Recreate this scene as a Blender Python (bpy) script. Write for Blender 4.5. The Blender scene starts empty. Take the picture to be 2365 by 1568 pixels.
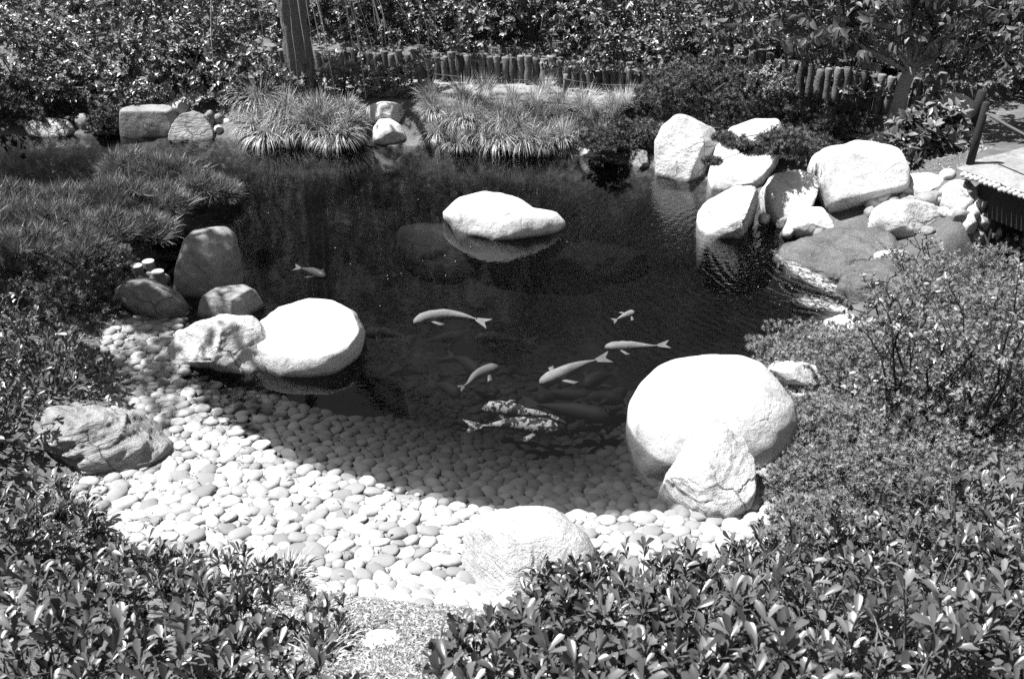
import bpy, bmesh, math, random
import numpy as np
from mathutils import Vector, Matrix

random.seed(7); rng = np.random.default_rng(7)
scene = bpy.context.scene
COL = scene.collection

# ------------------------------------------------------------------ camera, sky, sun, exposure
FPX, W0, H0 = 2300.0, 2365.0, 1568.0          # focal length and frame in the units used for measuring the photo
CAMH, PITCH = 3.9, math.radians(29.7)
cam_d = bpy.data.cameras.new('camera'); cam = bpy.data.objects.new('camera', cam_d); COL.objects.link(cam)
cam.location = (0, 0, CAMH); cam.rotation_euler = (math.pi/2 - PITCH, 0, 0)
cam_d.sensor_width = 36.0; cam_d.lens = 36.0*FPX/W0; cam_d.clip_end = 600; cam_d.clip_start = 0.05
cam_d.dof.use_dof = True; cam_d.dof.focus_distance = 9.0; cam_d.dof.aperture_fstop = 5.6
scene.camera = cam

SUN = Vector((-0.42, 0.02, 0.90)).normalized()
world = bpy.data.worlds.new('World'); scene.world = world; world.use_nodes = True
wn = world.node_tree; wn.nodes.clear()
sky = wn.nodes.new('ShaderNodeTexSky'); sky.sky_type = 'NISHITA'; sky.sun_disc = False
sky.sun_elevation = math.asin(SUN.z); sky.sun_rotation = math.atan2(SUN.x, SUN.y)
bw = wn.nodes.new('ShaderNodeRGBToBW'); bg = wn.nodes.new('ShaderNodeBackground'); wo = wn.nodes.new('ShaderNodeOutputWorld')
bg.inputs['Strength'].default_value = 0.05
wn.links.new(sky.outputs[0], bw.inputs[0]); wn.links.new(bw.outputs[0], bg.inputs[0]); wn.links.new(bg.outputs[0], wo.inputs[0])

sun_d = bpy.data.lights.new('sun', 'SUN'); sun_d.energy = 5.0; sun_d.angle = math.radians(0.5); sun_d.color = (1, 1, 1)
sun = bpy.data.objects.new('sun', sun_d); COL.objects.link(sun)
sun.rotation_euler = (-SUN).to_track_quat('-Z', 'Y').to_euler(); sun.location = SUN*40

vs = scene.view_settings; vs.view_transform = 'Standard'; vs.look = 'None'; vs.gamma = 1.0; vs.exposure = 1.6
vs.use_curve_mapping = False
scene.render.engine = 'CYCLES'
cy = scene.cycles
cy.max_bounces = 6; cy.diffuse_bounces = 1; cy.glossy_bounces = 3; cy.transmission_bounces = 4; cy.transparent_max_bounces = 10
cy.volume_bounces = 0; cy.caustics_reflective = False; cy.caustics_refractive = False
cy.sample_clamp_indirect = 0.4; cy.use_denoising = False; cy.use_adaptive_sampling = True; cy.adaptive_threshold = 0.012

# ------------------------------------------------------------------ measuring helpers
CAM = np.array([0, 0, CAMH]); R_ = np.array([1.0, 0, 0])
F_ = np.array([0, math.cos(PITCH), -math.sin(PITCH)]); U_ = np.array([0, math.sin(PITCH), math.cos(PITCH)])
def ray(u, v): return F_ + (u - W0/2)/FPX*R_ + (H0/2 - v)/FPX*U_
def P(u, v, z=0.0):
    d = ray(u, v); t = (z - CAMH)/d[2]; return CAM + t*d
def depth(p): return float(np.dot(np.asarray(p) - CAM, F_))

# ------------------------------------------------------------------ noise
def _h(ix, iy, iz, s):
    n = (ix*374761393 + iy*668265263 + iz*2147483647 + s*974711) & 0xffffffff
    n = ((n ^ (n >> 13))*1274126177) & 0xffffffff
    n = (n ^ (n >> 16)) & 0xffffffff
    return n/4294967295.0
def vnoise(p, s=0):
    p = np.asarray(p, float); i = np.floor(p).astype(np.int64); f = p - i; f = f*f*(3 - 2*f)
    r = 0
    for a in (0, 1):
        for b in (0, 1):
            for c in (0, 1):
                w = (f[:, 0] if a else 1 - f[:, 0])*(f[:, 1] if b else 1 - f[:, 1])*(f[:, 2] if c else 1 - f[:, 2])
                r = r + w*_h(i[:, 0]+a, i[:, 1]+b, i[:, 2]+c, s)
    return r*2 - 1
def fbm(p, s=0, o=4):
    p = np.asarray(p, float); r = 0; a = 1.0
    for k in range(o):
        r = r + a*vnoise(p*2.03**k + 17.3*k, s + k); a *= 0.5
    return r
def sstep(x, a, b):
    t = np.clip((x - a)/(b - a), 0, 1); return t*t*(3 - 2*t)

# ------------------------------------------------------------------ mesh helpers
def mesh(name, v, f, mat=None, smooth=True, tone=None):
    v = np.asarray(v, np.float32); me = bpy.data.meshes.new(name)
    if isinstance(f, np.ndarray):
        k = f.shape[1]; n = len(f)
        me.vertices.add(len(v)); me.vertices.foreach_set('co', v.ravel())
        me.loops.add(n*k); me.loops.foreach_set('vertex_index', f.astype(np.int32).ravel())
        me.polygons.add(n); me.polygons.foreach_set('loop_start', np.arange(0, n*k, k, dtype=np.int32))
        me.polygons.foreach_set('loop_total', np.full(n, k, np.int32))
        me.update(calc_edges=True)
    else:
        me.from_pydata([tuple(map(float, x)) for x in v], [], f); me.update()
    if smooth: me.polygons.foreach_set('use_smooth', np.ones(len(me.polygons), bool))
    if tone is not None:
        at = me.attributes.new('tone', 'FLOAT', 'POINT'); at.data.foreach_set('value', np.asarray(tone, np.float32))
    if mat is not None: me.materials.append(mat)
    return me
def tag(o, label=None, cat=None, group=None, kind=None):
    if label: o['label'] = label
    if cat: o['category'] = cat
    if group: o['group'] = group
    if kind: o['kind'] = kind
    return o
def obj(name, me, parent=None, loc=(0, 0, 0), **k):
    o = bpy.data.objects.new(name, me); COL.objects.link(o); o.location = loc
    if parent is not None: o.parent = parent
    return tag(o, **k)
def empty(name, loc, **k):
    o = bpy.data.objects.new(name, None); COL.objects.link(o); o.location = loc; o.empty_display_size = 0.1
    return tag(o, **k)
class MB:
    """collects vertices and triangles/quads"""
    def __init__(s): s.v = []; s.f = []; s.t = []
    def add(s, v, f, tone=0.5):
        b = len(s.v); s.v += [tuple(x) for x in v]; s.f += [tuple(i + b for i in q) for q in f]; s.t += [tone]*len(v)
    def tube(s, pts, rads, n=7, cap=True, tone=0.5):
        pts = [Vector(p) for p in pts]; b = len(s.v); a = None
        for i, p in enumerate(pts):
            d = (pts[min(i+1, len(pts)-1)] - pts[max(i-1, 0)]).normalized()
            if a is None: a = d.orthogonal().normalized()
            else: a = (a - d*a.dot(d)).normalized()
            c = d.cross(a)
            for k in range(n):
                w = 2*math.pi*k/n; s.v.append(tuple(p + (a*math.cos(w) + c*math.sin(w))*rads[i])); s.t.append(tone)
        for i in range(len(pts)-1):
            for k in range(n):
                q = (k+1) % n; s.f.append((b+i*n+k, b+i*n+q, b+(i+1)*n+q, b+(i+1)*n+k))
        if cap:
            s.f.append(tuple(b+k for k in range(n))[::-1]); s.f.append(tuple(b+(len(pts)-1)*n+k for k in range(n)))
    def box(s, c, ax, ay, az):
        c, ax, ay, az = map(Vector, (c, ax, ay, az))
        v = [c + ax*i + ay*j + az*k for i in (-1, 1) for j in (-1, 1) for k in (-1, 1)]
        s.add(v, [(0, 1, 3, 2), (4, 6, 7, 5), (0, 4, 5, 1), (2, 3, 7, 6), (0, 2, 6, 4), (1, 5, 7, 3)])
    def build(s, name, mat, smooth=True): return mesh(name, s.v, s.f, mat, smooth, s.t)
_ico = {}
def ico(n):
    if n not in _ico:
        bm = bmesh.new(); bmesh.ops.create_icosphere(bm, subdivisions=n, radius=1)
        bm.verts.index_update()
        _ico[n] = (np.array([v.co[:] for v in bm.verts]), np.array([[q.index for q in f.verts] for f in bm.faces]))
        bm.free()
    return _ico[n]
def unit(a): return a/np.maximum(np.linalg.norm(a, axis=-1, keepdims=True), 1e-9)
def scatter(tv, tf, org, S, L, N, sc):
    """copies of a template (x side, y length, z normal) at many frames, as arrays"""
    tv = np.asarray(tv, float); tf = np.asarray(tf)
    if sc.ndim == 1: sc = np.repeat(sc[:, None], 3, 1)
    v = org[:, None, :] + tv[None, :, 0:1]*(S*sc[:, 0:1])[:, None, :] + tv[None, :, 1:2]*(L*sc[:, 1:2])[:, None, :] + tv[None, :, 2:3]*(N*sc[:, 2:3])[:, None, :]
    n, m = len(org), len(tv)
    f = tf[None] + (np.arange(n)*m)[:, None, None]
    return v.reshape(-1, 3), f.reshape(-1, tf.shape[1])

# ------------------------------------------------------------------ materials (all grey: the photograph is black and white film)
def mat_new(name):
    m = bpy.data.materials.new(name); m.use_nodes = True; nt = m.node_tree; nt.nodes.clear()
    return m, nt, nt.nodes.new, nt.links.new
def g(x): return (x, x, x, 1)
def _noise(nt, coord, scale, detail=5, rough=.55, dist=0.0, stretch=None):
    N, L = nt.nodes.new, nt.links.new
    n = N('ShaderNodeTexNoise'); n.inputs['Scale'].default_value = scale; n.inputs['Detail'].default_value = detail
    n.inputs['Roughness'].default_value = rough; n.inputs['Distortion'].default_value = dist
    if stretch:
        mp = N('ShaderNodeMapping'); mp.inputs['Scale'].default_value = stretch[0]
        mp.inputs['Rotation'].default_value = stretch[1] if len(stretch) > 1 else (0, 0, 0)
        L(coord, mp.inputs[0]); coord = mp.outputs[0]
    L(coord, n.inputs['Vector']); return n.outputs['Fac']
def _ramp(nt, fac, stops):
    r = nt.nodes.new('ShaderNodeValToRGB'); e = r.color_ramp.elements
    e[0].position, e[0].color = stops[0][0], g(stops[0][1]); e[1].position, e[1].color = stops[-1][0], g(stops[-1][1])
    for p, c in stops[1:-1]:
        q = e.new(p); q.color = g(c)
    nt.links.new(fac, r.inputs[0]); return r.outputs[0]
def _math(nt, op, a, b=None, c=None):
    m = nt.nodes.new('ShaderNodeMath'); m.operation = op
    for i, x in enumerate((a, b, c)):
        if x is None: continue
        if isinstance(x, (int, float)): m.inputs[i].default_value = x
        else: nt.links.new(x, m.inputs[i])
    return m.outputs[0]
def stone_mat(name, lo, hi, bump=.25, strata=0.0, rough=.75, scale=1.0, dark=None, wet=False):
    m, nt, N, L = mat_new(name)
    co = N('ShaderNodeTexCoord').outputs['Object']
    big = _noise(nt, co, 2.2*scale, 8, .62, .6)
    st = _noise(nt, co, 5*scale, 7, .65, 1.2, ((1, 1.0, 6.5), (.5, .25, .3))) if strata else None
    fine = _noise(nt, co, 140*scale, 3, .7); mid = _noise(nt, co, 19*scale, 9, .68, .4)
    base = _ramp(nt, big, [(.28, lo), (.5, (lo+hi)/2*1.06), (.72, hi)])
    f2 = _ramp(nt, fine, [(.3, .72), (.52, 1.0), (.75, 1.12)])
    mul = N('ShaderNodeMix'); mul.data_type = 'RGBA'; mul.blend_type = 'MULTIPLY'; mul.inputs[0].default_value = 1.0
    L(base, mul.inputs[6]); L(f2, mul.inputs[7]); out = mul.outputs[2]
    f3 = _ramp(nt, mid, [(.3, .62), (.45, .95), (.7, 1.08)])
    m2 = N('ShaderNodeMix'); m2.data_type = 'RGBA'; m2.blend_type = 'MULTIPLY'; m2.inputs[0].default_value = .75
    L(out, m2.inputs[6]); L(f3, m2.inputs[7]); out = m2.outputs[2]
    if strata:
        f4 = _ramp(nt, st, [(.36, .42), (.47, .9), (.6, 1.1)])
        m3 = N('ShaderNodeMix'); m3.data_type = 'RGBA'; m3.blend_type = 'MULTIPLY'; m3.inputs[0].default_value = strata
        L(out, m3.inputs[6]); L(f4, m3.inputs[7]); out = m3.outputs[2]
    def mulby(out, fac, amt):
        mm = N('ShaderNodeMix'); mm.data_type = 'RGBA'; mm.blend_type = 'MULTIPLY'; mm.inputs[0].default_value = amt
        L(out, mm.inputs[6]); L(fac, mm.inputs[7]); return mm.outputs[2]
    vo = N('ShaderNodeTexVoronoi'); vo.feature = 'DISTANCE_TO_EDGE'; vo.inputs['Scale'].default_value = 1.5*scale
    wv = N('ShaderNodeVectorMath'); wv.operation = 'ADD'; nv = N('ShaderNodeTexNoise'); nv.inputs['Scale'].default_value = 4.5*scale; nv.inputs['Detail'].default_value = 6
    L(co, nv.inputs['Vector']); sv = N('ShaderNodeVectorMath'); sv.operation = 'SCALE'; sv.inputs['Scale'].default_value = .22; L(nv.outputs['Color'], sv.inputs[0])
    L(co, wv.inputs[0]); L(sv.outputs[0], wv.inputs[1]); L(wv.outputs[0], vo.inputs['Vector'])
    gate = _ramp(nt, _noise(nt, co, 1.7*scale, 2), [(.52, 1.0), (.62, 0.0)])
    crack = _math(nt, 'MAXIMUM', _ramp(nt, vo.outputs['Distance'], [(.0, .0), (.014, 1.0)]), gate)
    out = mulby(out, crack, .6 if strata else .15)
    stain = _ramp(nt, _noise(nt, co, 3.1*scale, 9, .72, 1.0), [(.34, .38), (.46, 1.0)]); out = mulby(out, stain, .7)
    gp = N('ShaderNodeNewGeometry').outputs['Position']; sx = N('ShaderNodeSeparateXYZ'); L(gp, sx.inputs[0])
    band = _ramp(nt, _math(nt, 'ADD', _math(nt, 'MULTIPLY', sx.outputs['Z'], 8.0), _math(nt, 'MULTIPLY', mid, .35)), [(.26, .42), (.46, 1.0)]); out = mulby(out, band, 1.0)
    b = N('ShaderNodeBsdfPrincipled'); L(out, b.inputs['Base Color']); b.inputs['Roughness'].default_value = rough
    b.inputs['Specular IOR Level'].default_value = .5 if wet else .25
    h = _math(nt, 'ADD', _math(nt, 'MULTIPLY', mid, 1.0), _math(nt, 'MULTIPLY', fine, .18))
    if strata: h = _math(nt, 'ADD', h, _math(nt, 'MULTIPLY', st, 1.4*strata))
    h = _math(nt, 'ADD', h, _math(nt, 'MULTIPLY', crack, .5 if strata else .25))
    bp = N('ShaderNodeBump'); bp.inputs['Strength'].default_value = bump; bp.inputs['Distance'].default_value = .06
    L(h, bp.inputs['Height']); L(bp.outputs[0], b.inputs['Normal'])
    o = N('ShaderNodeOutputMaterial'); L(b.outputs[0], o.inputs[0]); return m
def tone_mat(name, lo, hi, rough=.5, spec=.4, trans=0.0, rand=False, bump=0, bscale=40, shore=False):
    """colour runs lo..hi by the mesh's tone attribute, or by object for shared meshes"""
    m, nt, N, L = mat_new(name)
    if rand: t = N('ShaderNodeObjectInfo').outputs['Random']
    else:
        a = N('ShaderNodeAttribute'); a.attribute_name = 'tone'; t = a.outputs['Fac']
    c = _ramp(nt, t, [(0, lo), (1, hi)])
    co = N('ShaderNodeTexCoord').outputs['Object']
    if bump:
        f = _noise(nt, co, bscale, 6, .65); f2 = _ramp(nt, f, [(.3, .78), (.7, 1.1)])
        mul = N('ShaderNodeMix'); mul.data_type = 'RGBA'; mul.blend_type = 'MULTIPLY'; mul.inputs[0].default_value = 1
        L(c, mul.inputs[6]); L(f2, mul.inputs[7]); c = mul.outputs[2]
    if shore:
        gp = N('ShaderNodeNewGeometry').outputs['Position']; sx = N('ShaderNodeSeparateXYZ'); L(gp, sx.inputs[0])
        wn_ = _noise(nt, gp, 9, 3); band = _ramp(nt, _math(nt, 'ADD', _math(nt, 'MULTIPLY', sx.outputs['Z'], 9.0), _math(nt, 'MULTIPLY', wn_, .25)), [(.23, .3), (.31, 1.0)])
        mul = N('ShaderNodeMix'); mul.data_type = 'RGBA'; mul.blend_type = 'MULTIPLY'; mul.inputs[0].default_value = 1
        L(c, mul.inputs[6]); L(band, mul.inputs[7]); c = mul.outputs[2]
    b = N('ShaderNodeBsdfPrincipled'); L(c, b.inputs['Base Color']); b.inputs['Roughness'].default_value = rough
    b.inputs['Specular IOR Level'].default_value = spec
    if bump:
        bp = N('ShaderNodeBump'); bp.inputs['Strength'].default_value = bump; bp.inputs['Distance'].default_value = .02
        L(f, bp.inputs['Height']); L(bp.outputs[0], b.inputs['Normal'])
    out = b.outputs[0]
    if trans:
        tr = N('ShaderNodeBsdfTranslucent'); L(c, tr.inputs[0]); mx = N('ShaderNodeMixShader'); mx.inputs[0].default_value = trans
        L(out, mx.inputs[1]); L(tr.outputs[0], mx.inputs[2]); out = mx.outputs[0]
    o = N('ShaderNodeOutputMaterial'); L(out, o.inputs[0]); return m

M = dict(
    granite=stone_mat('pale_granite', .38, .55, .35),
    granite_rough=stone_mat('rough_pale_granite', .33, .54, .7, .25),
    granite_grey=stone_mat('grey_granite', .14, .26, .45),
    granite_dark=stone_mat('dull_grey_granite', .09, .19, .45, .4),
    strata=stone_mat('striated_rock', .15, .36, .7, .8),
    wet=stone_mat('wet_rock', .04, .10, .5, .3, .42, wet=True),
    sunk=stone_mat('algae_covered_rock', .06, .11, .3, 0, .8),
    pebble=tone_mat('river_pebble', .15, .38, .7, .25, rand=True, bump=.3, bscale=26, shore=True),
    pebble_mass=tone_mat('river_pebble_mass', .15, .36, .7, .25, bump=.3, bscale=26, shore=True),
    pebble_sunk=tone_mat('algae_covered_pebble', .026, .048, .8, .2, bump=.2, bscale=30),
    leaf=tone_mat('glossy_leaf', .018, .11, .35, .5, .06),
    leaf_one=tone_mat('glossy_leaf_single', .018, .12, .35, .5, .06, rand=True),
    leaf_far=tone_mat('shrub_leaf', .020, .205, .36, .5, .06),
    leaf_pale=tone_mat('pale_small_leaf', .12, .26, .5, .35, .2),
    leaf_cherry=tone_mat('cherry_leaf', .06, .14, .45, .4, .3),
    juniper=tone_mat('juniper_needle', .03, .085, .6, .3, .1),
    juniper_pale=tone_mat('pale_juniper_needle', .04, .24, .6, .3, .1),
    pine=tone_mat('pine_needle', .03, .23, .45, .4, .1),
    grass=tone_mat('sedge_blade', .14, .5, .45, .4, .2),
    twig=tone_mat('bare_twig', .10, .18, .8, .1, bump=.3, bscale=60),
    twig_pale=tone_mat('pale_hanging_twig', .3, .45, .8, .1),
    bark=tone_mat('tree_bark', .08, .2, .9, .1, bump=1.0, bscale=14),
    bark_pale=tone_mat('cherry_bark', .20, .34, .8, .15, bump=.5, bscale=30),
    log=tone_mat('palisade_log', .05, .16, .85, .15, rand=True, bump=.6, bscale=35),
    log_pale=tone_mat('weathered_log', .30, .45, .85, .1, rand=True, bump=.4, bscale=40),
    timber=tone_mat('dark_timber', .018, .03, .85, .15, bump=.5, bscale=30),
    stump=tone_mat('cut_log', .12, .30, .85, .1, bump=.5, bscale=40),
    rope=tone_mat('rope', .06, .09, .9, .1),
    litter=tone_mat('dry_leaf_litter', .05, .36, .8, .2),
    koi_white=tone_mat('white_koi_skin', .24, .36, .7, .15, bump=.4, bscale=22),
    koi_dark=tone_mat('dark_koi_skin', .003, .008, .75, .1),
    koi_grey=tone_mat('grey_koi_skin', .16, .24, .4, .4),
    path=stone_mat('packed_gravel_path', .15, .26, .4, 0, .9, 4.0),
)
def mottled_koi():
    m, nt, N, L = mat_new('mottled_koi_skin'); co = N('ShaderNodeTexCoord').outputs['Object']
    f = _noise(nt, co, 20, 4, .65, .8); c = _ramp(nt, f, [(.49, .012), (.55, .3)])
    b = N('ShaderNodeBsdfPrincipled'); L(c, b.inputs['Base Color']); b.inputs['Roughness'].default_value = .65; b.inputs['Specular IOR Level'].default_value = .15
    o = N('ShaderNodeOutputMaterial'); L(b.outputs[0], o.inputs[0]); return m
M['koi_mottled'] = mottled_koi()
def soil_mat():
    m, nt, N, L = mat_new('dark_garden_soil'); co = N('ShaderNodeTexCoord').outputs['Object']
    a = _noise(nt, co, 3, 8, .6); b_ = _noise(nt, co, 60, 6, .7)
    c = _ramp(nt, _math(nt, 'ADD', _math(nt, 'MULTIPLY', a, .5), _math(nt, 'MULTIPLY', b_, .5)), [(.3, .03), (.5, .09), (.7, .2)])
    b = N('ShaderNodeBsdfPrincipled'); L(c, b.inputs['Base Color']); b.inputs['Roughness'].default_value = .95
    bp = N('ShaderNodeBump'); bp.inputs['Strength'].default_value = .9; bp.inputs['Distance'].default_value = .03
    L(b_, bp.inputs['Height']); L(bp.outputs[0], b.inputs['Normal'])
    o = N('ShaderNodeOutputMaterial'); L(b.outputs[0], o.inputs[0]); return m
M['soil'] = soil_mat()
def sand_mat(name, lo, mid, hi):
    m, nt, N, L = mat_new(name); co = N('ShaderNodeTexCoord').outputs['Object']
    b_ = _noise(nt, co, 70, 6, .75); c = _ramp(nt, b_, [(.3, lo), (.5, mid), (.7, hi)])
    b = N('ShaderNodeBsdfPrincipled'); L(c, b.inputs['Base Color']); b.inputs['Roughness'].default_value = .95
    bp = N('ShaderNodeBump'); bp.inputs['Strength'].default_value = .9; bp.inputs['Distance'].default_value = .02
    L(b_, bp.inputs['Height']); L(bp.outputs[0], b.inputs['Normal'])
    o = N('ShaderNodeOutputMaterial'); L(b.outputs[0], o.inputs[0]); return m
M['sand'] = sand_mat('pale_beach_sand', .14, .24, .36); M['mulch'] = sand_mat('dry_mulch', .06, .15, .30)
def bed_mat():
    m, nt, N, L = mat_new('silty_pond_bed'); co = N('ShaderNodeTexCoord').outputs['Object']
    a = _noise(nt, co, 2.2, 6, .65, .5); b_ = _noise(nt, co, 16, 5, .75, .4)
    c = _ramp(nt, _math(nt, 'ADD', _math(nt, 'MULTIPLY', a, .5), _math(nt, 'MULTIPLY', b_, .5)), [(.38, .005), (.5, .03), (.62, .10)])
    b = N('ShaderNodeBsdfPrincipled'); L(c, b.inputs['Base Color']); b.inputs['Roughness'].default_value = .95
    bp = N('ShaderNodeBump'); bp.inputs['Strength'].default_value = .8; bp.inputs['Distance'].default_value = .04
    L(b_, bp.inputs['Height']); L(bp.outputs[0], b.inputs['Normal'])
    o = N('ShaderNodeOutputMaterial'); L(b.outputs[0], o.inputs[0]); return m
M['bed'] = bed_mat()
RIP = P(1930, 640)          # where the cascade enters
def water_mat():
    m, nt, N, L = mat_new('pond_water'); geo = N('ShaderNodeNewGeometry').outputs['Position']
    calm = _noise(nt, geo, 3.5, 3, .5, .3)
    d = N('ShaderNodeVectorMath'); d.operation = 'DISTANCE'; d.inputs[1].default_value = (RIP[0]+.2, RIP[1]+.3, 0); L(geo, d.inputs[0])
    w = N('ShaderNodeTexWave'); w.wave_type = 'RINGS'; w.rings_direction = 'SPHERICAL'; w.inputs['Scale'].default_value = 3.6
    w.inputs['Distortion'].default_value = 5.0; w.inputs['Detail'].default_value = 3; w.inputs['Detail Scale'].default_value = 1.6
    mp = N('ShaderNodeMapping'); mp.inputs['Location'].default_value = (-RIP[0]-.2, -RIP[1]-.3, 0); L(geo, mp.inputs[0]); L(mp.outputs[0], w.inputs['Vector'])
    mask = _ramp(nt, _math(nt, 'MULTIPLY', d.outputs['Value'], .2), [(.08, 1.0), (.30, .45), (.66, 0.0)])
    chop = _noise(nt, geo, 17, 2, .5, .5, ((1, 1.6, 1),))
    rip = _math(nt, 'MULTIPLY', _math(nt, 'ADD', _math(nt, 'MULTIPLY', w.outputs['Fac'], .55), _math(nt, 'MULTIPLY', chop, 1.0)), mask)
    h = _math(nt, 'ADD', _math(nt, 'MULTIPLY', calm, .3), rip)
    h = _math(nt, 'ADD', h, _math(nt, 'MULTIPLY', chop, .05))
    bp = N('ShaderNodeBump'); bp.inputs['Strength'].default_value = .35; bp.inputs['Distance'].default_value = .02; L(h, bp.inputs['Height'])
    fr = N('ShaderNodeFresnel'); fr.inputs['IOR'].default_value = 1.33; L(bp.outputs[0], fr.inputs['Normal'])
    tr = N('ShaderNodeBsdfTransparent'); tr.inputs[0].default_value = g(.95)
    gl = N('ShaderNodeBsdfGlossy'); gl.inputs['Roughness'].default_value = .03; gl.inputs['Color'].default_value = g(1); L(bp.outputs[0], gl.inputs['Normal'])
    mx = N('ShaderNodeMixShader'); L(fr.outputs[0], mx.inputs[0]); L(tr.outputs[0], mx.inputs[1]); L(gl.outputs[0], mx.inputs[2])
    o = N('ShaderNodeOutputMaterial'); L(mx.outputs[0], o.inputs['Surface'])
    va = N('ShaderNodeVolumeAbsorption'); va.inputs['Color'].default_value = g(0.0); va.inputs['Density'].default_value = 1.5
    L(va.outputs[0], o.inputs['Volume']); return m
M['water'] = water_mat()
def foam_mat():
    m, nt, N, L = mat_new('white_water'); co = N('ShaderNodeTexCoord').outputs['Object']
    f = _noise(nt, co, 16, 8, .75, 1.2, ((.8, 1.2, 1),)); at_ = N('ShaderNodeAttribute'); at_.attribute_name = 'tone'; a = _math(nt, 'MULTIPLY', _ramp(nt, f, [(.46, 0.0), (.66, .8)]), at_.outputs['Fac'])
    b = N('ShaderNodeBsdfPrincipled'); b.inputs['Base Color'].default_value = g(.7); b.inputs['Roughness'].default_value = .5
    tr = N('ShaderNodeBsdfTransparent'); mx = N('ShaderNodeMixShader'); L(a, mx.inputs[0]); L(tr.outputs[0], mx.inputs[1]); L(b.outputs[0], mx.inputs[2])
    o = N('ShaderNodeOutputMaterial'); L(mx.outputs[0], o.inputs[0]); return m
M['foam'] = foam_mat()

# ------------------------------------------------------------------ the lie of the land
shore_px = [(430, 868), (452, 905), (500, 955), (560, 1003), (640, 1045), (760, 1093), (900, 1126), (1000, 1152), (1110, 1178), (1250, 1190),
            (1400, 1192), (1530, 1190), (1640, 1150), (1760, 1010), (1800, 920), (1775, 850), (1800, 800), (1860, 765), (1935, 735), (1975, 690),
            (2010, 640), (2010, 590), (1940, 560), (1840, 520), (1760, 480), (1680, 440), (1640, 420), (1520, 392), (1450, 384), (1330, 366),
            (1240, 352), (1100, 350), (950, 342), (850, 338), (700, 338), (540, 330), (500, 322), (400, 318), (290, 314), (180, 314), (60, 314),
            (-250, 306), (-600, 330), (-700, 420), (-350, 480), (-60, 520), (120, 560), (300, 605), (400, 660), (430, 740)]
SH = np.array([P(u, v)[:2] for u, v in shore_px])
def inside(pts, poly):
    x, y = pts[:, 0], pts[:, 1]; r = np.zeros(len(pts), bool); n = len(poly)
    for i in range(n):
        x1, y1 = poly[i]; x2, y2 = poly[(i+1) % n]
        c = ((y1 > y) != (y2 > y))
        if y1 != y2: r ^= c & (x < (x2-x1)*(y-y1)/(y2-y1) + x1)
    return r
def sdist(pts, poly):
    d = np.full(len(pts), 1e9); n = len(poly)
    for i in range(n):
        a, b = poly[i], poly[(i+1) % n]; ab = b - a
        t = np.clip(((pts - a)@ab)/max(ab@ab, 1e-9), 0, 1)
        d = np.minimum(d, np.hypot(*(pts - a - t[:, None]*ab).T))
    return np.where(inside(pts, poly), -d, d)
ZP = 0.34                                           # level of the footpath behind the far bank
pal1 = [P(640, 172, ZP), P(735, 177, ZP), P(1000, 188, ZP), P(1250, 200, ZP), P(1510, 216, ZP), P(1600, 222, ZP)]
pal2 = [P(1640, 180, ZP+.25), P(1760, 205, ZP+.2), P(1900, 240, ZP+.1), P(2060, 258, ZP+.05), P(2175, 256, ZP+.05)]
palx = np.array([-30, -7.0] + [p[0] for p in pal1] + [p[0] for p in pal2[1:]] + [8, 30])
paly = np.array([18, 16.5] + [p[1] for p in pal1] + [p[1] for p in pal2[1:]] + [13.5, 16])
o_ = np.argsort(palx); palx, paly = palx[o_], paly[o_]
ZD = .72
A_, B_ = P(2222, 400, ZD), P(2365, 452, ZD); dirv = (B_ - A_)/np.linalg.norm(B_ - A_); perp = np.array([-dirv[1], dirv[0], 0]); perp = perp if perp[1] > 0 else -perp
ST = np.array([(A_ + dirv*a + perp*b)[:2] for a, b in ((.42, -.05), (.5, 3.2), (2.8, 3.2), (2.8, -1.5), (1.2, -1.3), (.62, -.75))])
def land(x, y):
    pts = np.stack([x, y], 1); sd = sdist(pts, SH)
    out = np.maximum(sd, 0)
    wb = sstep(y, 9.0, 11.0); wr = sstep(x, 1.9, 3.2)*(1 - wb); wl = sstep(-x, 2.6, 3.6)*(1 - wb)
    z_b = ZP*sstep(out, 0, .8); z_r = .75*(1 - np.exp(-out*.75)); z_l = .4*(1 - np.exp(-out*.6)); z_f = .07*np.minimum(out, 2)
    zo = .012 + wb*z_b + wr*z_r + wl*z_l + (1 - np.clip(wb+wr+wl, 0, 1))*z_f
    zo = zo + .5*np.maximum(0, 4.05 - y)**1.15*sstep(4.3 - y, 0, .6)
    yp = np.interp(x, palx, paly); zo = zo + .30*sstep(y - yp, .08, .2) + .05*np.maximum(0, y - yp - 1)*(y < 40)
    zo = zo + .02*fbm(np.stack([x*1.7, y*1.7, x*0], 1), 3, 3)*sstep(out, .1, .5)
    zo = zo + np.maximum(0, .66 - zo)*np.exp(-((x - A_[0] - perp[0]*.75 + dirv[0]*.3)**2 + (y - A_[1] - perp[1]*.75 + dirv[1]*.3)**2)/.28)
    ss = sdist(pts, ST); zo = np.minimum(zo, np.where(ss < 0, -.25 + np.maximum(ss + .12, 0), -.13 + np.maximum(ss, 0)*2.2))
    i = np.maximum(-sd, 0); k = .36 + .64*sstep(y, 6.2, 8.5); k = np.maximum(k, sstep(x, 1.2, 2.2))
    zi = -.005 - np.minimum(.62 + .1*fbm(np.stack([x, y, x*0], 1), 9, 2), k*i + .02)
    return np.where(sd > 0, zo, zi), sd
gx = np.concatenate([[-150, -90, -50, -30, -20, -14, -11], np.arange(-9.5, 9.5, .075), [9.6, 11, 14, 20, 30, 50, 90, 150]])
gy = np.concatenate([[-150, -90, -50, -25, -12, -6, -3, -1.5, -.5], np.arange(.3, 19, .075), [19.5, 21, 24, 28, 34, 45, 60, 90, 150, 250]])
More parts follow.
